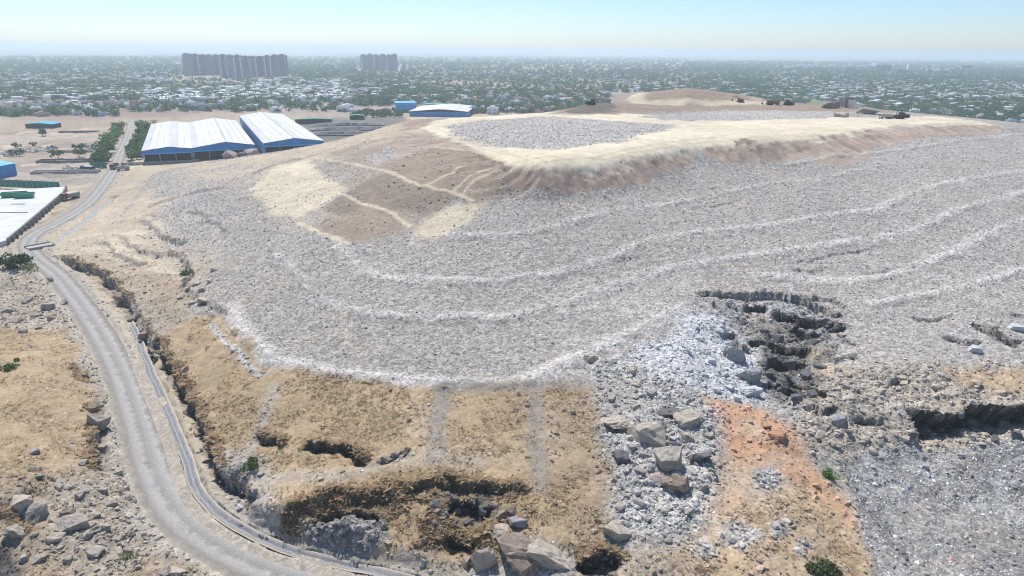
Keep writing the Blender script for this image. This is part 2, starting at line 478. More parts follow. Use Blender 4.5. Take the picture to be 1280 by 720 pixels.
# soil map: colour, speckle, fine and middle relief, grass, stones, refuse
PAR = ['r', 'g', 'b', 'spk', 'fine', 'mid', 'grass', 'stone', 'refuse']
SOIL = {
    'plain':  (.40, .335, .25, .25, .05, .15, .10, .1, 0),
    'garb':   (.325, .298, .272, 1.0, .11, .10, 0, 0, 1),
    'garb2':  (.385, .355, .325, .9, .09, .09, 0, 0, 1),
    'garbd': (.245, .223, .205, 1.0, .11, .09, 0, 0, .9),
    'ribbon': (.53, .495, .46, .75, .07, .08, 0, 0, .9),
    'pitg':   (.235, .23, .225, 1.0, .18, .22, 0, 0, 2.4),
    'sand':   (.575, .505, .375, .10, .04, .10, 0, 0, .0),
    'pale':   (.52, .45, .325, .3, .07, .10, 0, 0, .1),
    'brown':  (.265, .203, .152, .30, .09, .10, 0, .1, .05),
    'dkbrown': (.20, .158, .122, .3, .12, .2, 0, .1, .05),
    'scarp':  (.345, .262, .205, .3, .15, .4, 0, .08, .05),
    'dust':   (.42, .345, .255, .35, .10, .20, .15, .15, .08),
    'dustg':  (.345, .30, .25, .5, .11, .20, .1, .12, .25),
    'grass':  (.35, .265, .165, .35, .10, .30, 1, .05, .12),
    'grass2': (.325, .26, .185, .40, .12, .30, .7, .25, .1),
    'bgrass': (.32, .235, .135, .35, .16, .35, 1, .1, .05),
    'dktrack': (.245, .22, .198, .4, .08, .1, .05, .02, 0),
    'track':  (.35, .32, .285, .5, .08, .1, .1, .2, .1),
    'stony':  (.34, .295, .24, .6, .18, .3, .3, 1, .1),
    'rubble': (.40, .385, .36, .9, .28, .45, 0, 1.2, .1),
    'white':  (.50, .497, .50, .7, .22, .38, 0, .9, .3),
    'ggarb': (.34, .325, .31, 1.0, .30, .5, 0, .7, .6),
    'gully':  (.25, .235, .22, .9, .40, .8, 0, 1.3, .1),
    'gully2': (.37, .325, .27, .8, .28, .5, .1, 1.2, .1),
    'orange': (.45, .275, .17, .35, .14, .28, 0, .35, .0),
    'orangeg': (.43, .32, .205, .4, .14, .3, .5, .3, .05),
    'black':  (.085, .08, .075, .8, .35, .5, 0, .8, .1),  # near-black; mostly shade painted into holes, caves and undercut edges
}
P = np.tile(np.array(SOIL['plain'], np.float32), (N, 1))

def paint(px_pts, soil, feather=1.0, strength=1.0, patchy=0.0, seed=0, xy=None, pscale=7.0, crisp=1.0):
    poly = W(px_pts) if xy is None else np.asarray(xy, float)
    pad = feather + 8
    b = np.nonzero((XW > poly[:, 0].min() - pad) & (XW < poly[:, 0].max() + pad) & (YW > poly[:, 1].min() - pad) & (YW < poly[:, 1].max() + pad))[0]
    if not len(b): return
    x = X[b] + crisp * (XW[b] - X[b]); y = Y[b] + crisp * (YW[b] - Y[b])
    d = seg_dist(x, y, poly, True)[0]
    d = np.where(inside(x, y, poly), d, -d)
    a = sstep(-feather, feather, d) * strength
    if patchy: a = a * sstep(-patchy, .3, fbm(x, y, pscale, 3, 31 + seed))
    P[b] += (np.array(SOIL[soil], np.float32) - P[b]) * a[:, None].astype(np.float32)

def stroke(px_pts, soil, width, feather=.6, strength=1.0, patchy=0.0, seed=0, crisp=.5):
    poly = W(px_pts); pad = width + feather + 4
    b = np.nonzero((XW > poly[:, 0].min() - pad) & (XW < poly[:, 0].max() + pad) & (YW > poly[:, 1].min() - pad) & (YW < poly[:, 1].max() + pad))[0]
    x = X[b] + crisp * (XW[b] - X[b]); y = Y[b] + crisp * (YW[b] - Y[b])
    d = seg_dist(x, y, poly)[0]
    a = sstep(width / 2 + feather, width / 2 - feather, d) * strength
    if patchy: a = a * sstep(-patchy, .3, fbm(x, y, 5, 3, 51 + seed))
    P[b] += (np.array(SOIL[soil], np.float32) - P[b]) * a[:, None].astype(np.float32)

def on_grey(p): return np.clip(p[:, 8], 0, 1)
# the plain: bare earth near the dump, scrub and fields further off
_g1 = fbm(X, Y, 120, 4, 3); _g2 = fbm(X, Y, 420, 4, 5); _g3 = fbm(X, Y, 1500, 4, 8)
_far = sstep(500, 900, DIST)
_tan = np.array((.43, .36, .26)); _gry = np.array((.27, .25, .225)); _grn = np.array((.12, .15, .085)); _brn = np.array((.27, .20, .15))
c = _tan + (_gry - _tan) * sstep(-.1, .35, _g1)[:, None]
c = c + (_brn - c) * (sstep(0.0, .4, _g2) * _far)[:, None]
gfac = np.clip(sstep(-.35, .15, _g2 * .6 + _g3 * .6 + .12 * sstep(1000, 2500, DIST)), 0, 1) * sstep(620, 1000, DIST)
c = c + (_grn - c) * (gfac * .75)[:, None]
_clr = sstep(.22, .38, fbm(X, Y, 300, 3, 231)) * sstep(680, 800, DIST); c = c + (np.array((.33, .25, .19)) - c) * (_clr * .7)[:, None]
P[:, :3] = np.where(near[:, None] & (DIST < 500)[:, None], P[:, :3] * .35 + c * .65, c)
P[:, 3] = .3

# --- the hill of refuse and its skins
MOUND_PX = [(95, 318), (135, 288), (178, 228), (200, 214), (250, 205), (300, 196), (350, 189), (400, 181)]
_front = [(1450, 505), (1280, 506), (1140, 508), (1060, 560), (1050, 600), (1080, 725), (900, 735), (700, 745), (560, 712), (450, 698), (345, 668), (290, 625), (262, 570), (240, 515), (214, 470), (190, 430), (165, 390), (140, 352)]
MOUND = np.vstack([W(MOUND_PX), [(-90, 395), (-25, 425), (30, 540), (200, 580), (340, 560), (440, 470), (520, 330), (470, 200), (300, 120), (190, 90)], W(_front)[1:]])
paint(None, 'garb', 2, xy=MOUND)
paint([(190, 230), (300, 200), (500, 155), (560, 180), (480, 250), (380, 290), (300, 330), (230, 320)], 'dustg', 10, .8, .6, 8, pscale=16)
paint([(80, 322), (130, 285), (178, 228), (250, 205), (400, 181), (522, 149), (545, 168), (480, 185), (400, 205), (330, 222), (300, 240), (235, 225), (215, 262), (240, 300), (300, 320), (262, 340), (240, 375), (190, 385)], 'dust', 7)
paint([(185, 222), (235, 215), (225, 235), (195, 250)], 'garb', 3, .6)
paint([(330, 205), (480, 170), (540, 180), (500, 200), (440, 215), (360, 225)], 'dustg', 7, .8, .4, 2)
paint([(190, 270), (240, 245), (300, 235), (330, 265), (300, 330), (230, 335), (215, 300)], 'garb', 8, .75, .4, 3)
paint([(215, 285), (290, 270), (280, 310), (235, 320)], 'dust', 3, .6, .1, 4)
paint([(130, 290), (160, 280), (215, 330), (240, 350), (200, 345), (150, 320)], 'pale', 2, .7, .2, 5)
stroke([(176, 264), (205, 252), (250, 240)], 'orangeg', 2.0, 1.0, .7)
stroke([(172, 270), (230, 295), (260, 310), (300, 322)], 'pale', 2.0, 1.2, .6)
paint([(188, 262), (235, 250), (250, 275), (225, 300), (196, 285)], 'garb', 5, .6, .5, 17, pscale=9)
paint([(75, 322), (120, 318), (230, 350), (240, 400), (200, 420), (160, 370), (110, 340)], 'grass2', 2, .7)
paint([(185, 226), (240, 212), (300, 205), (345, 205), (315, 238), (300, 270), (250, 262), (205, 260)], 'garb', 7, .6, .7, 83, pscale=12)
paint([(200, 285), (260, 265), (330, 270), (350, 310), (290, 350), (240, 335)], 'garb', 7, .75, .8, 84, pscale=12)
paint([(400, 195), (480, 172), (530, 165), (560, 178), (480, 200), (420, 212)], 'brown', 4, .7, .5, 85, pscale=9)
# top platform, its cut slope, the patches below the nose
PLATEAU_PX = [(522, 158), (560, 148), (640, 143), (690, 140), (800, 143), (900, 150), (1010, 148), (1100, 147), (1180, 146), (1250, 157), (1200, 154), (1130, 158), (1090, 162), (1060, 168), (1000, 177), (960, 181), (900, 183), (850, 188), (800, 200), (740, 210), (680, 216), (630, 209), (600, 195), (560, 175)]
paint([(630, 206), (680, 213), (740, 207), (800, 197), (850, 185), (872, 192), (850, 212), (800, 229), (740, 241), (680, 244), (640, 237)], 'scarp', 1.2)
paint([(880, 182), (960, 178), (1000, 174), (1060, 165), (1090, 159), (1130, 155), (1250, 157), (1240, 168), (1150, 173), (1100, 181), (1082, 198), (1050, 206), (1000, 201), (920, 204), (890, 196)], 'scarp', 1.5)
paint(PLATEAU_PX, 'sand', 2.5)
paint([(500, 152), (520, 149), (545, 150), (530, 160), (505, 165)], 'brown', 2, .8)
paint([(560, 158), (600, 151), (680, 146), (770, 151), (845, 156), (830, 164), (770, 178), (660, 187), (605, 184), (575, 173)], 'garb2', 3)
paint([(800, 146), (880, 138), (1045, 139), (1035, 148), (900, 151), (830, 150)], 'garb2', 3)
paint([(915, 176), (940, 173), (945, 178), (920, 181)], 'dkbrown', 1, .9)
for _l, _w, _k in (([(545, 160), (600, 184), (660, 200), (740, 198), (830, 178), (900, 170), (1000, 162), (1100, 152), (1180, 149)], 1.6, .45), ([(560, 160), (620, 187), (680, 203), (760, 199), (850, 179), (960, 170)], 1.2, .4), ([(860, 158), (930, 156), (1020, 152)], 2, .4), ([(575, 174), (640, 190), (740, 184)], 1.5, .35)):
    stroke(_l, 'dust', _w, .6, _k, 0, 0, .2)
# hill behind
paint([(690, 141), (740, 127), (790, 115), (860, 108), (905, 113), (960, 127), (1060, 131), (1120, 142), (1040, 140), (900, 139), (820, 141), (760, 143)], 'brown', 5)
paint([(700, 139), (745, 127), (770, 131), (765, 140), (720, 143)], 'dkbrown', 3)
paint([(690, 143), (720, 134), (745, 126), (775, 127), (768, 141), (725, 144)], 'black', 4, .55)
stroke([(760, 128), (800, 129), (850, 127), (920, 128), (960, 130)], 'pale', 10, 3, .8)
stroke([(820, 113), (860, 109), (900, 113), (950, 126)], 'dust', 10, 3, .8)
# plots of fill earth below the nose
paint([(395, 215), (430, 196), (500, 172), (560, 172), (600, 190), (642, 215), (640, 240), (600, 262), (545, 297), (500, 300), (430, 305), (390, 288), (425, 245)], 'brown', 4.5, .6, .7, 86, pscale=8, crisp=.8)
paint([(308, 238), (345, 208), (382, 200), (397, 215), (436, 236), (377, 272), (342, 268)], 'pale', 1.8, .85, crisp=.6)
paint([(335, 212), (385, 200), (400, 214), (380, 220)], 'sand', 1.0, .7, crisp=.6)
paint([(470, 212), (545, 184), (600, 191), (642, 216), (632, 240), (604, 253), (560, 244), (520, 230)], 'brown', 1.6, .85, crisp=.6)
paint([(500, 172), (560, 172), (600, 190), (545, 184), (470, 205)], 'scarp', 1.2, .9, crisp=.4)
paint([(455, 196), (490, 182), (500, 195), (470, 208)], 'garb2', 2, .7, crisp=.5)
paint([(398, 264), (440, 237), (485, 214), (530, 230), (574, 247), (540, 270), (500, 263), (440, 272)], 'dkbrown', 1.6, .85, crisp=.6)
paint([(390, 288), (455, 256), (507, 268), (512, 290), (440, 305)], 'brown', 1.6, .8, crisp=.6)
paint([(513, 292), (555, 260), (608, 253), (592, 277), (545, 299)], 'pale', 1.8, .75, crisp=.6)
for _l, _w in (([(375, 196), (440, 205), (480, 213), (525, 232), (590, 250)], 1.6), ([(372, 279), (400, 292), (435, 304)], 1.6), ([(535, 231), (575, 210), (590, 205)], 1.2), ([(455, 255), (480, 262), (515, 283)], 1.4), ([(545, 184), (600, 191), (640, 214)], .9), ([(562, 240), (598, 215), (612, 208)], .9), ([(574, 243), (608, 218), (622, 211)], .9), ([(350, 205), (420, 238), (455, 256)], 1.0), ([(330, 222), (390, 262)], .8)):
    stroke(_l, 'pale', _w, .5, .75, 0, 0, .3)
stroke([(598, 193), (615, 201), (637, 211)], 'dkbrown', 1.4, .5, .95, 0, 0, .5)
stroke([(480, 170), (505, 166), (540, 175)], 'dkbrown', 1.5, 1.0, .5)
# light bands of old lift roads across the face
RIBBONS = [
    [(290, 380), (298, 405), (318, 433), (350, 452), (400, 465), (480, 475), (560, 481), (650, 479), (700, 455), (760, 430), (860, 385)],
    [(345, 318), (375, 350), (400, 378), (460, 393), (540, 398), (640, 397), (720, 375), (800, 348), (860, 330), (960, 318), (1040, 305), (1110, 295), (1150, 285), (1200, 262), (1280, 240), (1400, 215)],
    [(420, 310), (450, 338), (500, 350), (600, 352), (690, 343), (760, 325), (800, 305), (850, 294), (960, 282), (1040, 268), (1100, 262), (1140, 240), (1180, 228), (1280, 214), (1400, 200)],
    [(560, 296), (640, 295), (720, 276), (780, 262), (840, 255), (900, 242), (960, 230), (1040, 221), (1090, 210)],
    [(940, 345), (1060, 352), (1150, 333), (1200, 311), (1250, 286), (1280, 276), (1400, 250)],
    [(1090, 380), (1200, 361), (1280, 337), (1400, 310)],
    [(980, 206), (1110, 190), (1200, 176), (1280, 168)],
]
for _i, _l in enumerate(RIBBONS): stroke(_l, 'ribbon', (3.4, 2.3, 2.3, 1.9, 2.8, 2.3, 1.8)[_i], 1.3, (.95, .9, .85, .7, .95, .9, .8)[_i], 1.6, _i, .28)
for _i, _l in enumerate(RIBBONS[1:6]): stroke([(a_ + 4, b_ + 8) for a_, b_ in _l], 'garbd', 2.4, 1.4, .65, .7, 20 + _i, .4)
paint([(640, 370), (760, 350), (860, 330), (900, 350), (860, 385), (780, 425), (700, 455)], 'garb2', 5, .7, .5, 9)
paint([(1150, 340), (1190, 350), (1260, 385), (1200, 375)], 'garb2', 3, .8)
# dry grass bench in front
paint([(266, 388), (292, 410), (330, 452), (400, 470), (540, 486), (660, 482), (745, 478), (765, 530), (772, 580), (760, 650), (745, 700), (650, 668), (640, 612), (545, 607), (420, 628), (345, 655), (290, 600), (262, 560), (240, 515), (212, 465), (195, 425), (225, 405)], 'grass', 1.5)
paint([(430, 500), (600, 500), (640, 560), (600, 590), (450, 550)], 'dust', 4, .45, .3, 12)
paint([(640, 500), (760, 490), (770, 600), (740, 690), (660, 640)], 'grass2', 3, .8, .5, 13)
stroke([(556, 484), (548, 520), (545, 575)], 'dktrack', 2.8, .9, .85)
stroke([(668, 484), (668, 540), (678, 610)], 'dktrack', 2.4, .9, .8)
stroke([(545, 486), (640, 486), (740, 480)], 'dktrack', 3.0, 1.2, .6)
stroke([(345, 485), (320, 545), (300, 580)], 'track', 2.2, .8, .7)
paint([(272, 560), (340, 575), (345, 655), (290, 630)], 'track', 1.5, .9)
stroke([(265, 405), (280, 430), (310, 455), (330, 470)], 'white', 1.2, .5, .7)
stroke([(330, 600), (420, 595), (520, 570), (600, 580)], 'dustg', 3.0, 1.2, .6)
paint([(335, 662), (360, 635), (400, 615), (490, 598), (650, 604), (660, 650), (630, 700), (560, 705), (470, 705), (345, 675)], 'bgrass', 1.2, .95)
paint([(360, 672), (480, 690), (560, 695), (620, 735), (560, 745), (450, 712)], 'dustg', 1.2, .9)
paint([(378, 645), (430, 634), (478, 640), (488, 672), (450, 692), (392, 676)], 'gully', 1.0, .95)
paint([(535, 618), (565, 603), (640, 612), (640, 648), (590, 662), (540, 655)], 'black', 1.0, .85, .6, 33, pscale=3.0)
paint([(270, 590), (300, 585), (330, 620), (330, 660), (290, 640)], 'gully', 1.0, .7, .4, 34, pscale=3.0)
# quarry corner
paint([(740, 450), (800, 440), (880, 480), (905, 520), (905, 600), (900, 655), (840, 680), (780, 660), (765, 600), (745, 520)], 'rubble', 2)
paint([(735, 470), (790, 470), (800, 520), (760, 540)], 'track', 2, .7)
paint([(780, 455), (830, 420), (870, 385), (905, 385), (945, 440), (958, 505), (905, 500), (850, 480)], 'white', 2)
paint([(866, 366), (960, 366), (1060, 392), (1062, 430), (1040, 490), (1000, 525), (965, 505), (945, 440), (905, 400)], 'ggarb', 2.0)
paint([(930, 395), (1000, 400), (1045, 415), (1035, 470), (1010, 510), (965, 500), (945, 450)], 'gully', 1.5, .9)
paint([(945, 400), (1000, 405), (1040, 420), (1030, 465), (1005, 500), (968, 495), (950, 455)], 'black', 1.2, .85, .25, 40, pscale=4.0)  # shade of the deep cavities, painted into the ground colour
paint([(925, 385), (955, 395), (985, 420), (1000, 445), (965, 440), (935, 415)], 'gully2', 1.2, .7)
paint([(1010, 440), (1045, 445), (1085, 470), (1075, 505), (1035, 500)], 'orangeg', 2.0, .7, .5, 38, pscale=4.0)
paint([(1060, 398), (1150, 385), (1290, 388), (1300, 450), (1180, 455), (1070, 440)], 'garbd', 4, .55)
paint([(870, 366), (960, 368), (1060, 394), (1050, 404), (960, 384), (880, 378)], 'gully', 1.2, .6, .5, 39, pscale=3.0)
paint([(1000, 500), (1040, 470), (1110, 455), (1290, 460), (1450, 470), (1450, 512), (1280, 512), (1140, 512), (1060, 560), (1000, 565), (985, 530)], 'gully2', 2.5)
paint([(1180, 460), (1300, 470), (1300, 500), (1210, 490)], 'orangeg', 2, .8)
paint([(1060, 400), (1150, 385), (1290, 400), (1300, 450), (1120, 450), (1060, 440)], 'garb2', 4, .5)
paint([(888, 497), (945, 512), (992, 538), (1000, 562), (962, 585), (936, 606), (950, 650), (900, 668), (892, 640), (908, 600), (900, 550)], 'orange', 2.4)
paint([(900, 510), (980, 545), (930, 600), (930, 650), (905, 640)], 'dust', 1.5, .6, .3, 35, pscale=5.0)
paint([(905, 575), (1000, 585), (960, 660), (890, 665)], 'dust', 3.5, .55)
paint([(930, 640), (1060, 640), (1110, 740), (900, 740)], 'grass2', 4, .5)
paint([(900, 660), (950, 640), (1010, 580), (1055, 620), (1098, 690), (1110, 760), (900, 760), (840, 700)], 'orangeg', 2.5)
paint([(960, 620), (1050, 650), (1080, 740), (920, 740)], 'grass2', 2, .6, .3, 36, pscale=5.0)
paint([(985, 555), (1015, 580), (1055, 622), (1085, 670), (1055, 650), (1010, 610), (975, 590)], 'orange', 1.2, .8)
for _c in ((960, 600, 22), (925, 670, 26), (975, 660, 18), (1010, 690, 14), (880, 690, 18)):
    paint([(_c[0] + _c[2] * math.cos(t), _c[1] + _c[2] * .7 * math.sin(t)) for t in np.linspace(0, 5.6, 8)], 'rubble', .8, .85)
paint([(740, 690), (850, 690), (900, 720), (900, 760), (700, 760)], 'grass2', 2, .8)
paint([(1040, 540), (1130, 520), (1290, 515), (1500, 515), (1500, 600), (1060, 600)], 'gully2', 1.0, .9)
paint([(1056, 575), (1130, 557), (1290, 545), (1500, 545), (1500, 800), (1110, 800), (1090, 700)], 'pitg', 1.0)
for _i, (_so, _st) in enumerate((('garbd', .6), ('white', .3), ('black', .25), ('dustg', .25))):
    paint([(1056, 575), (1130, 560), (1290, 548), (1500, 545), (1500, 800), (1110, 800), (1090, 700)], _so, 1.0, _st, -.08, 70 + _i * 3, pscale=(7, 4, 3, 9)[_i])
# left of the road
paint([(-200, 340), (40, 345), (95, 400), (130, 480), (165, 560), (185, 640), (215, 690), (260, 730), (200, 800), (-250, 800)], 'grass2', 1.5)
paint([(-100, 410), (95, 410), (125, 480), (135, 560), (60, 600), (-100, 600)], 'grass', 3, .9)
paint([(-50, 345), (40, 345), (90, 390), (95, 410), (-50, 412)], 'stony', 2, .8)
paint([(85, 400), (100, 400), (150, 500), (165, 600), (200, 690), (170, 700), (130, 600), (135, 520)], 'stony', 1.2, .9)
paint([(60, 600), (140, 590), (180, 700), (120, 730), (60, 680)], 'stony', 2, .8)
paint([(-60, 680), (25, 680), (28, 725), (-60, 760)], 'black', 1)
paint([(0, 300), (40, 318), (60, 345), (0, 345)], 'dustg', 2)
paint([(85, 262), (100, 245), (135, 222), (120, 245), (75, 275)], 'brown', 2, .9)
paint([(36, 285), (75, 258), (84, 262), (60, 285)], 'brown', 2, .7)
stroke([(170, 225), (140, 250), (105, 285), (90, 305)], 'dust', 5, 1.5, .9)
# surroundings of the sheds
paint([(0, 205), (130, 200), (120, 230), (80, 232), (0, 228)], 'dustg', 3)
paint([(405, 150), (500, 143), (500, 152), (420, 178), (400, 178)], 'dkbrown', 4)
# belts in the plain, by name of what grows or lies there
def paint_plain(px_pts, rgb, feather, strength=1.0, patchy=0.0, seed=0, ps=60):
    poly = on_level(*np.array(px_pts, float).T, 0.0)[:, :2]
    b = np.nonzero((X > poly[:, 0].min() - 3 * feather) & (X < poly[:, 0].max() + 3 * feather) & (Y > poly[:, 1].min() - 3 * feather) & (Y < poly[:, 1].max() + 3 * feather) & (Z0 < 2.5))[0]
    if not len(b): return
    x = X[b] + feather * fbm(X[b], Y[b], 3 * feather, 3, 77); y = Y[b] + feather * fbm(X[b], Y[b], 3 * feather, 3, 78)
    d = seg_dist(x, y, poly, True)[0]; d = np.where(inside(x, y, poly), d, -d)
    a = sstep(-feather, feather, d) * strength
    if patchy: a = a * sstep(-patchy, .3, fbm(x, y, ps, 3, 61 + seed))
    P[b, :3] += (np.array(rgb, np.float32) - P[b, :3]) * a[:, None].astype(np.float32)
paint_plain([(0, 152), (170, 146), (420, 135), (560, 140), (500, 150), (150, 160), (130, 195), (0, 205)], (.335, .262, .195), 10, .9)
paint_plain([(0, 126), (150, 122), (260, 132), (430, 128), (480, 140), (300, 140), (150, 148), (0, 152)], (.25, .19, .155), 12, .85)
paint_plain([(0, 132), (60, 128), (100, 125), (70, 134), (0, 136)], (.52, .38, .27), 8, .9)
paint_plain([(300, 132), (420, 126), (520, 132), (500, 140), (420, 145), (360, 142)], (.30, .25, .22), 8, .9)
paint_plain([(372, 150), (500, 142), (512, 152), (420, 184), (395, 182)], (.15, .145, .13), 6, .9)
paint_plain([(0, 165), (110, 165), (140, 190), (100, 208), (0, 205)], (.34, .30, .26), 8, .8, .2, 2, 25)
paint_plain([(560, 100), (640, 92), (720, 105), (700, 135), (600, 135), (540, 125)], (.36, .25, .2), 30, .55, .3, 3, 90)
paint_plain([(880, 106), (1280, 108), (1280, 165), (1200, 145), (980, 128)], (.10, .12, .06), 40, .7)
paint_plain([(965, 124), (1000, 119), (1035, 126), (1000, 132)], (.14, .24, .07), 10, .9)

# broad unevenness of tone that soil and refuse have by themselves
_t = fbm(X, Y, 38, 4, 141) * .16 + (fbm(X, Y, 9, 3, 142) * .14 + fbm(X, Y, 2.2, 2, 143) * .12) * (1 - .6 * on_grey(P))
P[:, :3] *= (1 + _t * np.where(DIST < 700, 1, .4))[:, None]
_dirt = sstep(.12, .5, fbm(X, Y, 22, 4, 151)) * .35 * on_grey(P)
P[:, :3] += (np.array((.36, .31, .25), np.float32) - P[:, :3]) * _dirt[:, None]

# --- relief
Z = Z0.astype(np.float32).copy()
EDGE = np.zeros(N, np.float32); UX = np.zeros(N, np.float32); UY = np.zeros(N, np.float32)
JX = X + fbm(X, Y, 3.0, 3, 41) * 1.5 + fbm(X, Y, .8, 2, 43) * .4; JY = Y + fbm(X, Y, 3.0, 3, 42) * 1.5 + fbm(X, Y, .8, 2, 44) * .4

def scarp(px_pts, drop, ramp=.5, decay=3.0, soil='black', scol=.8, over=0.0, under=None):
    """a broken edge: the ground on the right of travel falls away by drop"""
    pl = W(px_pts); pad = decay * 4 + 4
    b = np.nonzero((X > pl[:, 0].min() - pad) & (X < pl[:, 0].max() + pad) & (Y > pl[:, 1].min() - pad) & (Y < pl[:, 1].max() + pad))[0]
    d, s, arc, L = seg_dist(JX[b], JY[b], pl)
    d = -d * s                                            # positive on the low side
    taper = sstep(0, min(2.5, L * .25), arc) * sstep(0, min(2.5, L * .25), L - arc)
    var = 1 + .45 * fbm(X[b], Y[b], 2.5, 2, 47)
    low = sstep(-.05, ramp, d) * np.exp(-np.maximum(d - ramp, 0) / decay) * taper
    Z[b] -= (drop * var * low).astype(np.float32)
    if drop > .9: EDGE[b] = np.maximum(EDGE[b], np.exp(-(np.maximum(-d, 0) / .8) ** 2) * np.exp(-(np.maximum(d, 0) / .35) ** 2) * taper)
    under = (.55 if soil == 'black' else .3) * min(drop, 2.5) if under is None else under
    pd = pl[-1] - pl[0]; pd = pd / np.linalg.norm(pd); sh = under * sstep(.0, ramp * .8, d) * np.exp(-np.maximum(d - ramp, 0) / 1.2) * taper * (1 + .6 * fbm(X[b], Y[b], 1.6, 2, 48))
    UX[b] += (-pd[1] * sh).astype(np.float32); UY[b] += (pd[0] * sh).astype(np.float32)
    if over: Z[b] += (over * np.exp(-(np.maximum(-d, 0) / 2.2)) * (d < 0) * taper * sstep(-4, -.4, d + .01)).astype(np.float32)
    a = (sstep(-.45, -.1, d) * sstep(ramp + decay * .9, ramp * .6, d) * taper * scol)[:, None].astype(np.float32)  # with dark soils this paints the recess's shade into the ground colour
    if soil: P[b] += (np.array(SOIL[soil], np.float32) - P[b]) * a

# bank between road and hill, in pieces, each broken differently
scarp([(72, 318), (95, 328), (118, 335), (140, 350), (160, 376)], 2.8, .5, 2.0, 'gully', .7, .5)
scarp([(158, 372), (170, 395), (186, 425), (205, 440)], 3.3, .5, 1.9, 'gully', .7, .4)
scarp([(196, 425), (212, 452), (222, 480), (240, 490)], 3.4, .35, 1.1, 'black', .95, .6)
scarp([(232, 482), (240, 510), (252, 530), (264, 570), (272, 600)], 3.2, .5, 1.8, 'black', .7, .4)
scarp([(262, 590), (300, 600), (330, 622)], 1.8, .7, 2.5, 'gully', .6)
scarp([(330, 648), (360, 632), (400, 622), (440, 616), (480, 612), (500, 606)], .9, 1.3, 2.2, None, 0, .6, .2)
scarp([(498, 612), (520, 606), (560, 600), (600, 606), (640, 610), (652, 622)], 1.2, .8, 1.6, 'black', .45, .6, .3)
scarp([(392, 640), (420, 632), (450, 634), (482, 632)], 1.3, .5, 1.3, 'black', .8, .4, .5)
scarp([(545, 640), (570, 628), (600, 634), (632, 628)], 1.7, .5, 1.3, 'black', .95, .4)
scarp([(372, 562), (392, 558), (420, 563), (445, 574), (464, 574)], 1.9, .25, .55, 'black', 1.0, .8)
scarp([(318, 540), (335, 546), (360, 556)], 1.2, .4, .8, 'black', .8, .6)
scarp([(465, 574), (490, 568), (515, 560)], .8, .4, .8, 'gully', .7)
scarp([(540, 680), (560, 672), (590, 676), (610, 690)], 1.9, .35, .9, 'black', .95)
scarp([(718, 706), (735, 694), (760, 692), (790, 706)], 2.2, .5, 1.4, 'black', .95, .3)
# quarry corner edges and caves
scarp([(868, 366), (900, 366), (940, 372), (985, 370), (1020, 384), (1060, 396)], 1.6, .6, 1.8, 'gully', .6, .3)
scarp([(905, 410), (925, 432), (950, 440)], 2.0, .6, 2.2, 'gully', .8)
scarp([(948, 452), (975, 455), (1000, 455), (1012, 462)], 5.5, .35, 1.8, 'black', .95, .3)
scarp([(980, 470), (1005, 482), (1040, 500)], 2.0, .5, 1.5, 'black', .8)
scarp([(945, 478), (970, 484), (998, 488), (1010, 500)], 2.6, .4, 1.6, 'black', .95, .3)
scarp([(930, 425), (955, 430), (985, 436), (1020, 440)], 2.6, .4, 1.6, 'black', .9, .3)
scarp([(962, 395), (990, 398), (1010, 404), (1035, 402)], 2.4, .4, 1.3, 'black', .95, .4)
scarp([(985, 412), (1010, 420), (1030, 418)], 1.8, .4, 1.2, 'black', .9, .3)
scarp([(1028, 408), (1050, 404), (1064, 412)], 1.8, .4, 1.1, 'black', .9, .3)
scarp([(925, 388), (945, 386), (965, 392)], 1.6, .4, 1.2, 'black', .9, .3)
scarp([(1030, 440), (1050, 448), (1080, 446)], 1.2, .4, 1.2, 'gully', .9, .3)
scarp([(1000, 508), (1025, 515), (1050, 512)], 1.3, .4, 1.2, 'gully', .9, .3)
scarp([(1085, 470), (1110, 476), (1150, 472)], .9, .4, 1.0, 'gully', .8, .2)
scarp([(1180, 420), (1205, 428), (1225, 426)], .9, .4, 1.0, 'gully', .8, .2)
scarp([(1235, 405), (1262, 425), (1285, 430)], 1.5, .4, 1.0, 'black', .8, .2)
scarp([(985, 372), (1040, 372), (1062, 398)], 1.0, .4, 1.5, 'gully', .7)
scarp([(1125, 512), (1140, 514), (1165, 518), (1200, 518), (1225, 512), (1260, 510), (1300, 508), (1380, 512)], 4.6, .3, 3.2, 'black', 1.0, .6, 4.0)  # cave mouth: its darkness is painted on the wall and floor too
scarp([(1060, 520), (1085, 520), (1110, 520)], 1.6, .4, 1.4, 'gully', .8)
scarp([(1210, 400), (1240, 412), (1280, 438)], 1.2, .4, 1.2, 'gully', .8)
scarp([(1255, 390), (1290, 396)], 1.2, .4, 1.2, 'gully', .8)
scarp([(1130, 396), (1160, 400), (1190, 392)], .8, .4, 1.0, 'gully', .5)
scarp([(1040, 418), (1060, 425), (1075, 432)], .9, .4, 1.0, 'gully', .6)
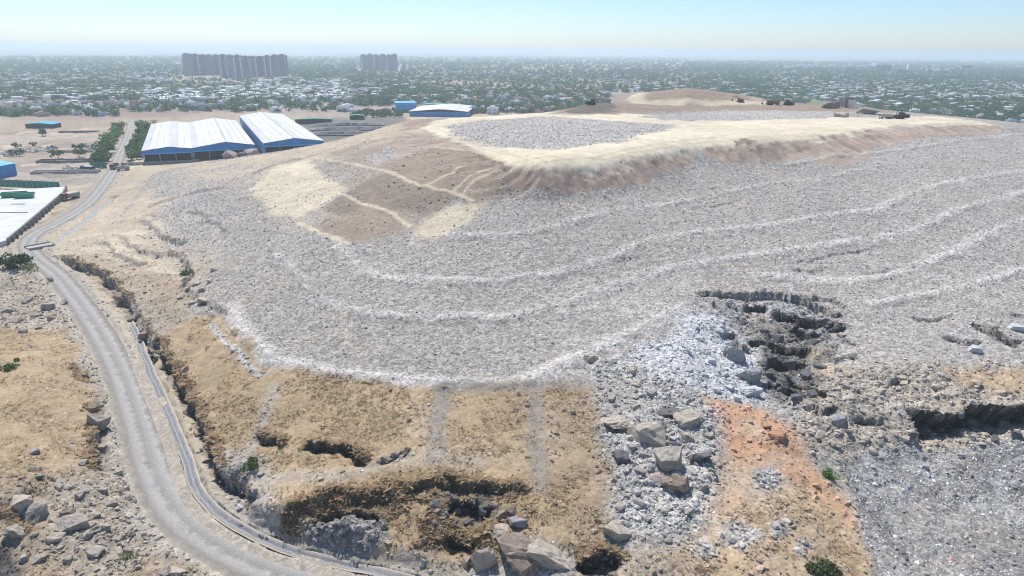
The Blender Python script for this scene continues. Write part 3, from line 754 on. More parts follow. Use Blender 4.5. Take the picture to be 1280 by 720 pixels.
# left side breaks
scarp([(118, 500), (124, 520), (122, 545), (118, 590)][::-1], 1.8, .4, 1.2, 'gully', .8, .3)
scarp([(76, 392), (90, 398), (93, 410)][::-1], 1.4, .4, .9, 'gully', .8)
scarp([(25, 675), (30, 660), (20, 640), (0, 625)], 1.8, .5, 2.0, 'black', .6)
scarp([(97, 455), (108, 470), (118, 480)][::-1], 1.1, .4, .8, 'gully', .8)
for _c, _d in (((40, 590), .8), ((48, 602), .9), ((40, 433), .6), ((195, 322), .0)):
    scarp([(_c[0] - 10, _c[1] - 2), (_c[0], _c[1] - 3), (_c[0] + 10, _c[1])], _d, .3, .8, 'gully', .8)
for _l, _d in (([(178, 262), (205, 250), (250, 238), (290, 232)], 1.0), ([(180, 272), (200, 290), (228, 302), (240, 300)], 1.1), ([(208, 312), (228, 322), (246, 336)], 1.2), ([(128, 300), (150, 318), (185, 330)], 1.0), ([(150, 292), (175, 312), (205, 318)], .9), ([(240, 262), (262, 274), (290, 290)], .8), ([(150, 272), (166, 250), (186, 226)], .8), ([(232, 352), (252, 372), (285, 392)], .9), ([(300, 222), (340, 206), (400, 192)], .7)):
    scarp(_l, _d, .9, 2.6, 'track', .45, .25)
# small dark steps in the bands of the face
for _l in ([(1030, 268), (1045, 262), (1060, 260)], [(990, 330), (1020, 322), (1060, 316), (1090, 312)], [(885, 236), (905, 232)], [(1232, 200), (1250, 210), (1262, 214)], [(985, 334), (1010, 338), (1035, 332)], [(770, 327), (800, 320)], [(1060, 340), (1075, 344), (1150, 330)], [(860, 262), (890, 256), (930, 248)]):
    scarp(_l, .45, .7, 1.2, 'gully', .25)
# heaped edge along the lift roads
for _i, _l in enumerate(RIBBONS):
    pl = W(_l); b = np.nonzero((X > pl[:, 0].min() - 8) & (X < pl[:, 0].max() + 8) & (Y > pl[:, 1].min() - 8) & (Y < pl[:, 1].max() + 8))[0]
    d, s, arc, L = seg_dist(JX[b], JY[b], pl); d = d * s
    Z[b] += (.38 * np.exp(-((d - .4) / 1.7) ** 2) - .16 * np.exp(-((d + 2.4) / 1.2) ** 2)).astype(np.float32)
# terraces in the left flank
_fl = np.exp(-((X + 130) / 60) ** 2 - ((Y - 260) / 60) ** 2)
Z += (_fl * .8 * fbm(X, Y, 9, 3, 91)).astype(np.float32) * near
RIM_PX = [(528, 158), (560, 173), (600, 193), (630, 207), (680, 214), (740, 208), (800, 198), (850, 186), (900, 181), (960, 179), (1000, 175), (1060, 166), (1090, 160), (1130, 156), (1200, 153), (1250, 157)]
scarp(RIM_PX[2:], .5, 2.5, 6.0, None, 0, 0, 0)
_rim = W(RIM_PX); _b = np.nonzero((Y > 150) & (Y < 470) & (X > -80) & (X < 330))[0]
_d, _s, _arc, _L = seg_dist(X[_b], Y[_b], _rim); _d = -_d * _s
_m = sstep(-1, 2, _d) * sstep(24, 12, _d); _q = fbm(_arc + _d * .35, _d * .12, 2.6, 4, 181)
_ms = _m * np.clip((P[_b, 5] - .2) * 8, 0, 1)
Z[_b] += (_q * .7 * _m).astype(np.float32)
P[_b, :3] *= (1 + .42 * _q * _ms + .18 * fbm(_arc, _d, 14, 3, 182) * _ms)[:, None]
P[_b, :3] += (np.array((.36, .33, .31), np.float32) - P[_b, :3]) * (.5 * _ms * sstep(.0, .5, fbm(_arc, _d * .5, 11, 3, 183)))[:, None]
# cut slope is rilled downhill
_rill = fbm(X, Y * .15, 2.2, 3, 95)
Z += (_rill * .5 * np.clip((P[:, 3] < .3) * (P[:, 5] - .3) * 20, 0, 1)).astype(np.float32) * (DIST > 150) * near

# earthworks on the plain at the left
_lp = inside(X, Y, on_level(*np.array([(-20, 162), (140, 158), (125, 190), (115, 212), (85, 228), (-20, 205)], float).T, 0.0)[:, :2]) & (DIST < 640)
Z += np.where(_lp, 1.3 * np.maximum(fbm(X, Y, 14, 4, 161), -.05) + .5 * fbm(X, Y, 4, 2, 162), 0).astype(np.float32)
_c1 = sstep(.0, .35, fbm(X, Y * .6, 16, 4, 163)) * _lp; P[:, :3] += (np.array((.25, .21, .175), np.float32) - P[:, :3]) * (_c1 * .8)[:, None]
_c2 = sstep(.15, .4, fbm(X, Y * .6, 12, 4, 164)) * _lp; P[:, :3] += (np.array((.50, .42, .315), np.float32) - P[:, :3]) * (_c2 * .7)[:, None]
P[:, 7] += _lp * sstep(.1, .4, fbm(X, Y, 20, 3, 165)) * .5
# road bed, drain, yard pad
ROAD = W(ROAD_PX[1:]); ROAD = np.vstack([on_level(*np.array(ROAD_PX[:1], float).T, 0.0)[:, :2], ROAD])
def smooth_line(p, n=8):
    p = np.vstack([2 * p[0] - p[1], p, 2 * p[-1] - p[-2]]); out = []
    for i in range(1, len(p) - 2):
        for k in range(n):
            t = k / n; a, b, c_, d = p[i - 1], p[i], p[i + 1], p[i + 2]
            out.append(.5 * (2 * b + (c_ - a) * t + (2 * a - 5 * b + 4 * c_ - d) * t * t + (3 * b - a - 3 * c_ + d) * t ** 3))
    out.append(p[-2]); return np.array(out)
ROAD = smooth_line(ROAD)
ROAD_W = 6.3
fine = P[:, 4].copy(); mid = P[:, 5].copy()
b = np.nonzero(DIST < 600)[0]
d_road = np.full(N, 1e3); d_road[b] = seg_dist(X[b], Y[b], ROAD)[0]
DRAIN_PX = [(158, 390), (170, 415), (186, 455), (206, 500), (226, 545), (240, 590), (258, 622), (292, 648), (350, 672), (430, 698), (520, 724)]
DRAIN = smooth_line(W(DRAIN_PX))
DRAIN2 = smooth_line(W([(182, 218), (160, 234), (130, 254), (104, 276), (84, 292), (68, 304)]))
d_dr = np.full(N, 1e3); bb = np.nonzero(DIST < 330)[0]
d_dr[bb] = np.minimum(seg_dist(X[bb], Y[bb], DRAIN)[0], seg_dist(X[bb], Y[bb], DRAIN2)[0])
relief = mid * fbm(X, Y, 5.0, 3, 61) * 1.6 + fine * (1.3 * fbm(X, Y, 1.3, 3, 63) + .9 * np.abs(fbm(X, Y, .55, 2, 64)))
_lump = np.abs(fbm(X, Y, 2.4, 3, 66)); relief += P[:, 7] * .9 * np.maximum(_lump - .12, 0) * np.minimum(fine / .28, 1.6)
relief = np.where(DIST < 700, relief, relief * .2) * sstep(2.5, 6, DIST)
flat = sstep(ROAD_W * .5 - .2, ROAD_W * .5 + 2.2, d_road)
Z = Z * flat + relief * flat + (.5 * np.exp(-((d_road - ROAD_W * .5 - 1.0) / .7) ** 2) * (1 + fbm(X, Y, 3, 2, 71)) * (DIST < 400) * .6)
Z = np.where(d_dr < 3.0, np.where(d_dr < 1.1, np.minimum(Z, -.3 + .75 * sstep(.6, 1.05, d_dr)), Z * sstep(1.0, 3.0, d_dr) + .42 * (1 - sstep(1.0, 3.0, d_dr))), Z)
YARD_PX = [(-40, 240), (82, 233), (78, 241), (8, 300), (-60, 320)]
YARD = on_level(*np.array(YARD_PX, float).T, 1.6)[:, :2]
_iy = inside(X, Y, YARD); Z = np.where(_iy, -.3, Z)
Z += np.where(DIST > 6000, 16 * np.maximum(fbm(X, Y, 5000, 3, 99), 0) * sstep(6000, 14000, DIST), 0)
stroke(ROAD_PX[7:], 'gully2', ROAD_W + 3.2, .9, .6, .4, 61)
stroke(ROAD_PX[7:], 'track', ROAD_W + 4.5, 1.5, .5)
stroke(ROAD_PX[1:9], 'dustg', ROAD_W + 4, 1.5, .8)

ZG = Z.reshape(SHAPE)
_dr = np.gradient(ZG, axis=0) / np.gradient(RR)[:, None]; _da = np.gradient(ZG, axis=1) / (np.gradient(AZ)[None, :] * RR[:, None])
_st = (sstep(.8, 2.2, np.hypot(_dr, _da)).ravel() * (DIST < 260) * (DIST > 48)).astype(np.float32)
_ox = _st * (fbm(X + 1.9 * Z, Y - 2.3 * Z, 1.5, 3, 171) * .75 + .25 * fbm(X + 5 * Z, Y + 4 * Z, .5, 2, 172)); _oy = _st * (fbm(X - 2.1 * Z, Y + 1.7 * Z, 1.5, 3, 173) * .75 + .25 * fbm(X - 5 * Z, Y + 4.6 * Z, .5, 2, 174))
def land_z(x, y):
    """height of the finished land"""
    x = np.asarray(x, float); y = np.asarray(y, float)
    r = np.hypot(x, y); a = np.arctan2(x, y)
    i = np.clip(np.interp(r, RR, np.arange(NR)), 0, NR - 1.001); j = np.clip(np.interp(a, AZ, np.arange(NA)), 0, NA - 1.001)
    i0 = i.astype(int); j0 = j.astype(int); fi = i - i0; fj = j - j0
    return (ZG[i0, j0] * (1 - fj) + ZG[i0, j0 + 1] * fj) * (1 - fi) + (ZG[i0 + 1, j0] * (1 - fj) + ZG[i0 + 1, j0 + 1] * fj) * fi

def spot(px, py):
    """picture point -> point on the finished land"""
    d = ray(px, py); tt = np.geomspace(35, 1500, 4000); p = d[None, :] * tt[:, None]; z = CAM_Z + p[:, 2]
    hit = np.nonzero(z < land_z(p[:, 0], p[:, 1]))[0]
    if not len(hit): return on_level(px, py, 0.0)
    q = p[hit[0]]; return np.array([q[0], q[1], float(land_z(q[0], q[1]))])

# faces, split into the plain and the hill of refuse
_ii, _jj = np.meshgrid(np.arange(NR - 1), np.arange(NA), indexing='ij')
_j2 = (_jj + 1) % NA
FACES = np.stack([_ii * NA + _jj, _ii * NA + _j2, (_ii + 1) * NA + _j2, (_ii + 1) * NA + _jj], -1).reshape(-1, 4)
on_mound = np.zeros(N, bool); on_mound[near] = inside(XW[near], YW[near], MOUND)
PIT = np.vstack([W([(1056, 575), (1130, 562), (1280, 556)]), [(190, 105), (230, 60), (90, 20)], W([(1110, 760), (1092, 700)])])
in_pit = np.zeros(N, bool); in_pit[near] = inside(XW[near], YW[near], PIT)
fm = on_mound[FACES].all(1); fp = in_pit[FACES].all(1) & ~fm
V3 = np.stack([X + _ox + UX, Y + _oy + UY, Z], -1)
def part_of_land(name, sel, label):
    F = FACES[sel]; idx = np.unique(F); remap = np.full(N, -1); remap[idx] = np.arange(len(idx))
    me = mesh_np(name, V3[idx], remap[F], M_TERRAIN, True, {'Col': ('POINT', np.clip(P[idx, :3], 0, .9)), 'Spk': ('POINT', np.clip(P[idx, 3], 0, 1))})
    return tag(link(name, me), label, 'terrain' if 'hill' in name else 'ground', None, 'structure')
part_of_land('ground', ~fm & ~fp, 'dry plain with grass, bare soil and scrub reaching to the horizon')
part_of_land('landfill_hill', fm, 'huge terraced hill of grey refuse with sandy flat top')
part_of_land('garbage_pit', fp, 'low pit filled with loose grey refuse beside orange soil bank')

# ---------------------------------------------------------------- road and drain
def road_material():
    m, nt, b = new_mat('dusty_road'); L = nt.links.new
    geo = node(nt, 'ShaderNodeNewGeometry'); ac = node(nt, 'ShaderNodeAttribute', attribute_name='Across').outputs['Fac']
    n1 = node(nt, 'ShaderNodeTexNoise', Scale=.5, Detail=8.0, Roughness=.7); L(geo.outputs['Position'], n1.inputs['Vector'])
    n2 = node(nt, 'ShaderNodeTexNoise', Scale=5.0, Detail=6.0, Roughness=.75); L(geo.outputs['Position'], n2.inputs['Vector'])
    v = node(nt, 'ShaderNodeTexVoronoi', Scale=2.6); L(geo.outputs['Position'], v.inputs['Vector'])
    aw = math_n(nt, 'ADD', ac, math_n(nt, 'MULTIPLY', math_n(nt, 'SUBTRACT', n1.outputs[0], .5), .35))
    rp = node(nt, 'ShaderNodeValToRGB'); e = rp.color_ramp.elements
    e[0].position = 0; e[0].color = (.30, .265, .225, 1); e[1].position = 1; e[1].color = (.31, .275, .23, 1)
    for p_, c_ in ((.08, (.19, .172, .15)), (.20, (.255, .238, .215)), (.28, (.345, .33, .308)), (.38, (.29, .278, .26)), (.50, (.235, .225, .21)), (.62, (.335, .32, .298)), (.72, (.305, .29, .268)), (.82, (.215, .198, .175))):  # dark stops near the edges: dirt strips plus painted berm shadow
        q = rp.color_ramp.elements.new(p_); q.color = (*c_, 1)
    L(aw, rp.inputs[0])
    k = math_n(nt, 'ADD', math_n(nt, 'MULTIPLY', n2.outputs[0], .9), math_n(nt, 'ADD', math_n(nt, 'MULTIPLY', n1.outputs[0], .9), .1))
    spk = math_n(nt, 'MULTIPLY', math_n(nt, 'LESS_THAN', v.outputs['Distance'], .16), .8)
    k = math_n(nt, 'ADD', k, spk)
    comb = node(nt, 'ShaderNodeCombineColor')
    for i in range(3): L(k, comb.inputs[i])
    L(mixcol(nt, 1.0, rp.outputs[0], comb.outputs[0], 'MULTIPLY'), b.inputs['Base Color'])
    bp = node(nt, 'ShaderNodeBump', Strength=.35, Distance=.1); L(n2.outputs[0], bp.inputs['Height']); L(bp.outputs[0], b.inputs['Normal'])
    return m

def ribbon(name, line, prof, mat, zfun, attr=True, jag=0.0):
    """profile [(offset, dz)] swept along a line on the ground"""
    t = np.gradient(line, axis=0); t /= np.linalg.norm(t, axis=1)[:, None]; nrm = np.stack([t[:, 1], -t[:, 0]], 1)
    n, k = len(line), len(prof); V = []; A = []
    s = np.concatenate([[0], np.cumsum(np.linalg.norm(np.diff(line, axis=0), axis=1))])
    for j, (o, dz) in enumerate(prof):
        e = 1 + (jag * (vnoise(s / 4, s * 0 + j * 3.3, 5) + .5 * vnoise(s / 1.3, s * 0 + j, 6)) if j in (0, k - 1) else 0)
        p = line + nrm * (o * e)[:, None] if np.ndim(e) else line + nrm * o
        z = zfun(p[:, 0], p[:, 1]) + dz
        V.append(np.column_stack([p, z])); A.append(np.full(n, j / (k - 1)))
    V = np.stack(V, 1).reshape(-1, 3); A = np.stack(A, 1).ravel()
    i, j = np.meshgrid(np.arange(n - 1), np.arange(k - 1), indexing='ij')
    F = np.stack([i * k + j, i * k + j + 1, (i + 1) * k + j + 1, (i + 1) * k + j], -1).reshape(-1, 4)
    return link(name, mesh_np(name, V, F, mat, True, {'Across': ('POINT', A)}))

def resample(line, step):
    s = np.concatenate([[0], np.cumsum(np.linalg.norm(np.diff(line, axis=0), axis=1))])
    q = np.arange(0, s[-1], step); return np.column_stack([np.interp(q, s, line[:, 0]), np.interp(q, s, line[:, 1])])

RL = resample(ROAD, 1.0)
tag(ribbon('road', RL, [(o * ROAD_W / 2, .05 + .03 * math.cos(o * 3)) for o in np.linspace(-1.06, 1.06, 13)], road_material(), lambda x, y: 0 * x, jag=.11), 'dusty grey haul road curving past the foot of the landfill', 'road', None, 'structure')

def liner_material():
    m, nt, b = new_mat('drain_liner'); L = nt.links.new
    geo = node(nt, 'ShaderNodeNewGeometry'); ac = node(nt, 'ShaderNodeAttribute', attribute_name='Across').outputs['Fac']
    n1 = node(nt, 'ShaderNodeTexNoise', Scale=.8, Detail=8.0, Roughness=.75); L(geo.outputs['Position'], n1.inputs['Vector'])
    aw = math_n(nt, 'ADD', ac, math_n(nt, 'MULTIPLY', math_n(nt, 'SUBTRACT', n1.outputs[0], .5), .5))
    rp = node(nt, 'ShaderNodeValToRGB'); e = rp.color_ramp.elements
    e[0].position = 0; e[0].color = (.50, .44, .36, 1); e[1].position = 1; e[1].color = (.42, .38, .33, 1)
    for p_, c_ in ((.22, (.34, .32, .29)), (.36, (.13, .155, .19)), (.5, (.30, .295, .29)), (.62, (.14, .165, .20)), (.8, (.25, .245, .24))):  # blue grey stops paint the reflected sky into the sheet's colour
        q = rp.color_ramp.elements.new(p_); q.color = (*c_, 1)
    L(aw, rp.inputs[0]); L(rp.outputs[0], b.inputs['Base Color'])
    b.inputs['Roughness'].default_value = .75; b.inputs['Specular IOR Level'].default_value = .2
    bp = node(nt, 'ShaderNodeBump', Strength=.6, Distance=.15); L(n1.outputs[0], bp.inputs['Height']); L(bp.outputs[0], b.inputs['Normal'])
    return m
M_LINER = liner_material()
_prof = [(-.85, .30), (-.68, .34), (-.5, -.02), (-.2, -.1), (0, -.06), (.25, -.1), (.5, -.02), (.68, .34), (.85, .30)]
tag(ribbon('drain_channel', resample(DRAIN, .6) + np.column_stack([.35 * fbm(np.arange(len(resample(DRAIN, .6))) * .6, np.zeros(len(resample(DRAIN, .6))), 6, 3, 85), np.zeros(len(resample(DRAIN, .6)))]), _prof, M_LINER, lambda x, y: .42 * fbm(x, y, 6, 3, 81) - .08 - .6 * np.exp(-np.arange(len(x)) / 8.0)), 'blue grey lined drain running between haul road and broken bank', 'drain', None, 'structure')
tag(ribbon('concrete_drain', resample(DRAIN2, 1.0), [(-.95, .3), (-.8, .42), (-.6, .0), (.6, .0), (.8, .42), (.95, .3)], plain_mat('drain_concrete', (.33, .335, .34), .8, .3, .4), lambda x, y: 0 * x), 'straight pale concrete drain beside the upper haul road', 'drain', None, 'structure')

# ---------------------------------------------------------------- boulders
M_ROCK = {
    'grey': rock_mat('rock_grey', (.28, .248, .212), (.50, .45, .385)),
    'cream': rock_mat('rock_cream', (.38, .325, .26), (.58, .51, .42)),
    'dark': rock_mat('rock_dark', (.10, .098, .10), (.22, .21, .205)),
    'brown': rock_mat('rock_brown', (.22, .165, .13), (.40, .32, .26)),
    'white': rock_mat('rock_white', (.45, .46, .48), (.66, .66, .66)),
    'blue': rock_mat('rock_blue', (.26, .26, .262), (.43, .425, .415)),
    'pink': rock_mat('rock_pink', (.32, .25, .225), (.48, .40, .36)),
}
def boulder_mesh(seed, sx, sy, sz, mat, cuts=2, npts=14, rough=.045):
    r = random.Random(seed); bm = bmesh.new()
    for _ in range(npts):
        v = Vector((r.gauss(0, 1), r.gauss(0, 1), r.gauss(0, 1))).normalized()
        v = Vector([math.copysign(abs(c) ** .62, c) for c in v])
        bm.verts.new((v.x * sx * r.uniform(.75, 1), v.y * sy * r.uniform(.75, 1), v.z * sz * r.uniform(.8, 1)))
    res = bmesh.ops.convex_hull(bm, input=bm.verts)
    bmesh.ops.delete(bm, geom=list({g for g in res['geom_interior'] + res['geom_unused'] if isinstance(g, bmesh.types.BMVert)}), context='VERTS')
    if cuts:
        bmesh.ops.subdivide_edges(bm, edges=bm.edges[:], cuts=cuts, use_grid_fill=True, smooth=.03)
        k = max(sx, sy, sz)
        from mathutils import noise as mn
        for v in bm.verts:
            q = v.co * (2.2 / k) + Vector((seed * 1.7, 0, 0))
            v.co += v.co.normalized() * (mn.noise(q) + .5 * mn.noise(q * 2.7) + .35 * mn.noise(q * 6.1) - .5 * max(0, .16 - abs(mn.noise(q * 1.6 + Vector((9, 4, 2))))) / .16) * rough * k * 1.6
    me = bpy.data.meshes.new('boulder'); bm.to_mesh(me); bm.free(); me.materials.append(mat)
    return me

def boulder(px, py, wpx, mat, label, hr=.75, dr=.9, seed=None, group=None, name='boulder', rz=None, tilt=0, xy=None):
    p = spot(px, py) if xy is None else np.array([*xy, float(land_z(*xy))]); s = .5 * wpx * math.sqrt(p[0] ** 2 + p[1] ** 2 + (CAM_Z - p[2]) ** 2) / FPX
    seed = seed if seed is not None else int(px * 7 + py * 13)
    me = boulder_mesh(seed, s, s * dr, s * hr, M_ROCK[mat], 5 if wpx > 30 else 3, rough=.06)
    o = link(name, me, None, (p[0], p[1], p[2] + s * hr * .18), rz if rz is not None else random.Random(seed).uniform(-.5, .5))
    if tilt: o.rotation_euler = (0, tilt, o.rotation_euler[2])
    return tag(o, label, 'rock', group)

boulder(836, 580, 46, 'grey', 'biggest grey boulder, with flat sunlit top, in the rubble slope', .8, .8)
boulder(845, 608, 38, 'brown', 'rounded brown boulder leaning below the biggest grey boulder', .75, .8)
boulder(826, 600, 34, 'pink', 'cracked pinkish ledge stone wedged against the biggest boulder', .45, .7)
boulder(812, 546, 58, 'cream', 'broad cream blocky outcrop above the biggest grey boulder', .6, .7, rz=.2)
boulder(774, 535, 44, 'cream', 'cream outcrop block at the upper edge of the rubble, beside dry grass', .55, .8)
boulder(857, 528, 40, 'cream', 'cream angular block next to the orange track head', .6, .8)
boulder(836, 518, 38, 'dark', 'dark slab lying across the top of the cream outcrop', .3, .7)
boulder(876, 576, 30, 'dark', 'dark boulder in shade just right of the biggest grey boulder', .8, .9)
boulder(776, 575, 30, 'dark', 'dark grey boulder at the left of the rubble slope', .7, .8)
boulder(770, 665, 36, 'cream', 'lone pale round boulder below the rubble slope', .85, .9)
boulder(739, 450, 24, 'cream', 'lone cream boulder on the refuse face above the rubble', .6, .8)
boulder(790, 466, 15, 'cream', 'small pale round boulder below the lone cream one on the refuse face', .8, .9)
boulder(794, 482, 13, 'cream', 'small flat cream stone below two pale boulders', .5, .9)
boulder(46, 652, 38, 'grey', 'large grey wedge boulder with sunlit ridge by the frame edge pit', .9, .8, rz=-.5)
boulder(20, 638, 36, 'cream', 'cream blocky boulder on top of the dark hole at left', .8, .8)
boulder(22, 668, 26, 'grey', 'smaller grey stone under the large wedge boulder', .8, .9)
boulder(92, 658, 36, 'grey', 'long grey boulder lying alone in dry grass', .55, .7, rz=.35)
boulder(70, 672, 20, 'cream', 'low cream stone between the wedge boulder and the long one', .5, .9)
boulder(84, 640, 16, 'brown', 'small dark brown stone above the long grey boulder', .6, .9)
boulder(125, 530, 26, 'grey', 'grey block standing in the broken bank left of the road', .9, .8)
boulder(117, 512, 18, 'brown', 'rusty brown block above the grey one in the left bank', .7, .8)
boulder(148, 590, 15, 'cream', 'cream flat stone on the left verge, below the dark crack', .5, .9)
boulder(120, 692, 22, 'grey', 'flat grey stone in the stony ground left of the road bend', .4, .8)
boulder(225, 716, 30, 'cream', 'cream boulder at the outer edge of the road bend', .6, .8)
boulder(206, 716, 22, 'pink', 'pinkish stone beside the cream boulder at the road bend', .6, .8)
boulder(652, 700, 92, 'brown', 'huge sloping rock slab standing out of the bench edge', .42, .55, rz=-.55, tilt=.35)
boulder(685, 700, 64, 'cream', 'cream slab leaning on the huge sloping rock slab', .4, .6, rz=-.4, tilt=.3)
boulder(606, 705, 34, 'cream', 'upright cream rock post by the black hollow of the bench', 1.2, .6)
boulder(648, 655, 26, 'blue', 'pale blue grey stone just above the sloping slab', .6, .8)
boulder(628, 665, 30, 'cream', 'cream ledge stone at the top of the bench break', .5, .8)
boulder(255, 378, 18, 'cream', 'round pale boulder at the foot of the refuse edge', .7, .9)
boulder(278, 197, 22, 'pink', 'large pinkish boulder in front of the blue gabled sheds', .8, .9, seed=5, xy=(-155.5, 384.0))
boulder(302, 193, 24, 'pink', 'largest pinkish boulder nearest the ridge by the sheds', .85, .9, seed=8, xy=(-146.0, 387.0))
boulder(290, 193, 14, 'dark', 'dark stone between two pinkish boulders by the sheds', .9, .9, xy=(-150.5, 386.5))
boulder(920, 448, 34, 'blue', 'blue grey smooth block on the white rubble tongue', .9, .7)
boulder(935, 475, 38, 'blue', 'blue grey shaded face stone at the edge of the black gully', .9, .7)
boulder(938, 490, 32, 'white', 'whitish flat slab low on the white rubble tongue', .45, .8)
boulder(910, 432, 22, 'white', 'whitish block at the top of the blue grey blocks', .6, .8)
boulder(1046, 527, 24, 'blue', 'steel blue stone in the brown debris below the gully', .6, .8)
boulder(1218, 440, 18, 'white', 'white block alone on the grey slope above the cave', .8, .7)
boulder(1270, 412, 20, 'white', 'white block at the right frame edge, on the grey slope', .6, .7)
M_ROCK['orange'] = rock_mat('orange_soil', (.40, .215, .12), (.54, .32, .19))
boulder(974, 548, 30, 'orange', 'raised vivid orange soil bluff at the top of the orange track', .55, .8, name='soil_bluff')
boulder(955, 534, 20, 'orange', 'low orange soil hump beside the raised orange bluff', .45, .8, name='soil_bluff')
_grp = [('grey', 'rubble', 'grey angular stone in the rubble beside the orange track', [(790, 560, 14), (800, 590, 16), (785, 620, 14), (800, 632, 18), (775, 635, 15), (812, 650, 13), (860, 640, 16), (880, 610, 13), (830, 640, 14), (858, 548, 20), (885, 545, 16), (795, 510, 16), (815, 492, 14), (765, 500, 13), (780, 600, 13), (890, 590, 12), (868, 600, 14), (805, 570, 15)]),
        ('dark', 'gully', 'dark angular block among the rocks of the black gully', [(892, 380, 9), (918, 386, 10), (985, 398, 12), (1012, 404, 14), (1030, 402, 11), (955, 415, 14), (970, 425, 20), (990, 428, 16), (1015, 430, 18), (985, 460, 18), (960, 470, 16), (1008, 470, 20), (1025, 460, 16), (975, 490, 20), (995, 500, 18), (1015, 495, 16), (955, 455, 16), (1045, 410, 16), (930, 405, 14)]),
        ('grey', 'gully wall blocks', 'grey block with lit top on the wall of the gully', [(908, 380, 8), (952, 384, 9), (1004, 392, 9), (1026, 396, 10), (1052, 420, 11), (1040, 432, 12), (1064, 448, 9), (1048, 464, 10), (1036, 488, 13), (1058, 484, 9), (1002, 414, 10)]),
        ('white', 'white rubble', 'whitish rubble stone on the tongue of white broken rock', [(860, 440, 14), (875, 425, 13), (890, 452, 15), (880, 470, 14), (905, 470, 16), (900, 415, 13), (860, 462, 13), (920, 500, 15), (845, 435, 12), (895, 490, 13), (868, 410, 12), (912, 487, 15)]),
        ('brown', 'left bank rocks', 'brown rock in the broken bank above the lined drain', [(110, 345, 10), (130, 355, 12), (152, 372, 14), (166, 400, 14), (180, 420, 16), (190, 440, 14), (205, 462, 14), (222, 490, 18), (236, 520, 16), (246, 545, 14), (258, 580, 16), (95, 335, 9), (200, 445, 13), (230, 465, 20)]),
        ('cream', 'left flank rocks', 'small cream rock on the stepped flank above the bank', [(238, 348, 10), (246, 356, 12), (235, 362, 11), (252, 364, 12), (262, 352, 10), (226, 372, 12), (240, 380, 10), (268, 338, 10), (258, 388, 11)]),
        ('grey', 'left field stones', 'grey stone half buried in the dry field left of the road', [(60, 385, 14), (45, 395, 12), (20, 402, 14), (80, 380, 12), (35, 378, 12), (10, 390, 12), (65, 400, 13), (28, 415, 11), (48, 410, 10), (100, 620, 12), (90, 610, 11), (130, 615, 12), (140, 632, 13), (120, 645, 11), (135, 660, 14), (150, 675, 12), (110, 670, 14), (50, 700, 16), (85, 700, 13), (30, 700, 14), (160, 690, 12), (105, 580, 11), (72, 610, 12), (44, 565, 13), (128, 560, 12), (137, 575, 10)]),
        ('cream', 'pit edge stones', 'pale stone in the brown debris slope above the cave', [(1060, 540, 13), (1080, 550, 12), (1100, 545, 14), (1040, 555, 13), (1110, 530, 12), (1090, 565, 13), (1060, 500, 13), (1100, 490, 12), (1130, 480, 12), (1170, 485, 13), (1220, 480, 12), (1250, 492, 13), (1025, 545, 14), (1000, 540, 13), (1130, 550, 14), (1115, 560, 12)]),
        ('dark', 'cave mouth blocks', 'dark block at the mouth of the cave by the pit', [(1140, 545, 14), (1235, 540, 16), (1255, 535, 15), (1270, 545, 16), (1215, 530, 14), (1245, 550, 13), (1200, 522, 12)]),
        ('dark', 'bench front blocks', 'dark angular block in the black rocks of the bench front', [(545, 632, 16), (556, 645, 14), (568, 625, 15), (580, 640, 18), (592, 628, 14), (604, 640, 17), (616, 622, 14), (585, 655, 14), (570, 655, 13), (600, 654, 12), (545, 655, 13), (430, 655, 11), (450, 665, 10), (410, 660, 11), (465, 672, 11)]),
        ('brown', 'bench edge clods', 'brown earth clod at the broken front of the grassy bench', [(362, 660, 11), (503, 634, 12), (548, 640, 16), (556, 647, 11), (571, 640, 12), (618, 632, 13), (626, 646, 17), (533, 676, 12), (584, 704, 18), (598, 694, 11), (640, 640, 14)])]
_lib = {}
for mat, grp, lab, lst in _grp:
    order = nth([q[0] + q[1] * .001 for q in lst])
    for i, (px, py, w) in enumerate(lst):
        if (mat, i % 4) not in _lib: _lib[(mat, i % 4)] = boulder_mesh(100 + i + len(_lib) * 7, 1, .85, .7, M_ROCK[mat], 2)
        p = spot(px, py); s = .5 * w * math.sqrt(p[0] ** 2 + p[1] ** 2 + (CAM_Z - p[2]) ** 2) / FPX
        o = link('boulder', _lib[(mat, i % 4)], None, (p[0], p[1], p[2] + s * .12), 0, (s, s * random.uniform(.8, 1.2), s * random.uniform(.75, 1.2)))
        o.rotation_euler = (random.uniform(-.3, .3), random.uniform(-.3, .3), random.uniform(0, 6.28))
        tag(o, lab + ', ' + order[i], 'rock', grp)

# ---------------------------------------------------------------- scattered stuff: refuse, stones, dry tufts
def sample_land(n, weight, rmax=300, rmin=50, gamma=1.0):
    """points on the finished land, chosen by a weight per vertex"""
    w = np.where((DIST < rmax) & (DIST > rmin) & (np.abs(np.arctan2(X, Y)) < math.radians(42)), weight, 0)
    w = w * np.clip(DIST / 100, .4, 3) ** gamma
    w = w * (d_road > ROAD_W * .5 + .3) * (d_dr > 1.6)
    idx = rng.choice(N, n, p=w / w.sum())
    r = DIST[idx] * (1 + rng.normal(0, .0018, n)); a = np.arctan2(X[idx], Y[idx]) + rng.normal(0, .0012, n)
    x = r * np.sin(a); y = r * np.cos(a)
    return x, y, land_z(x, y), idx

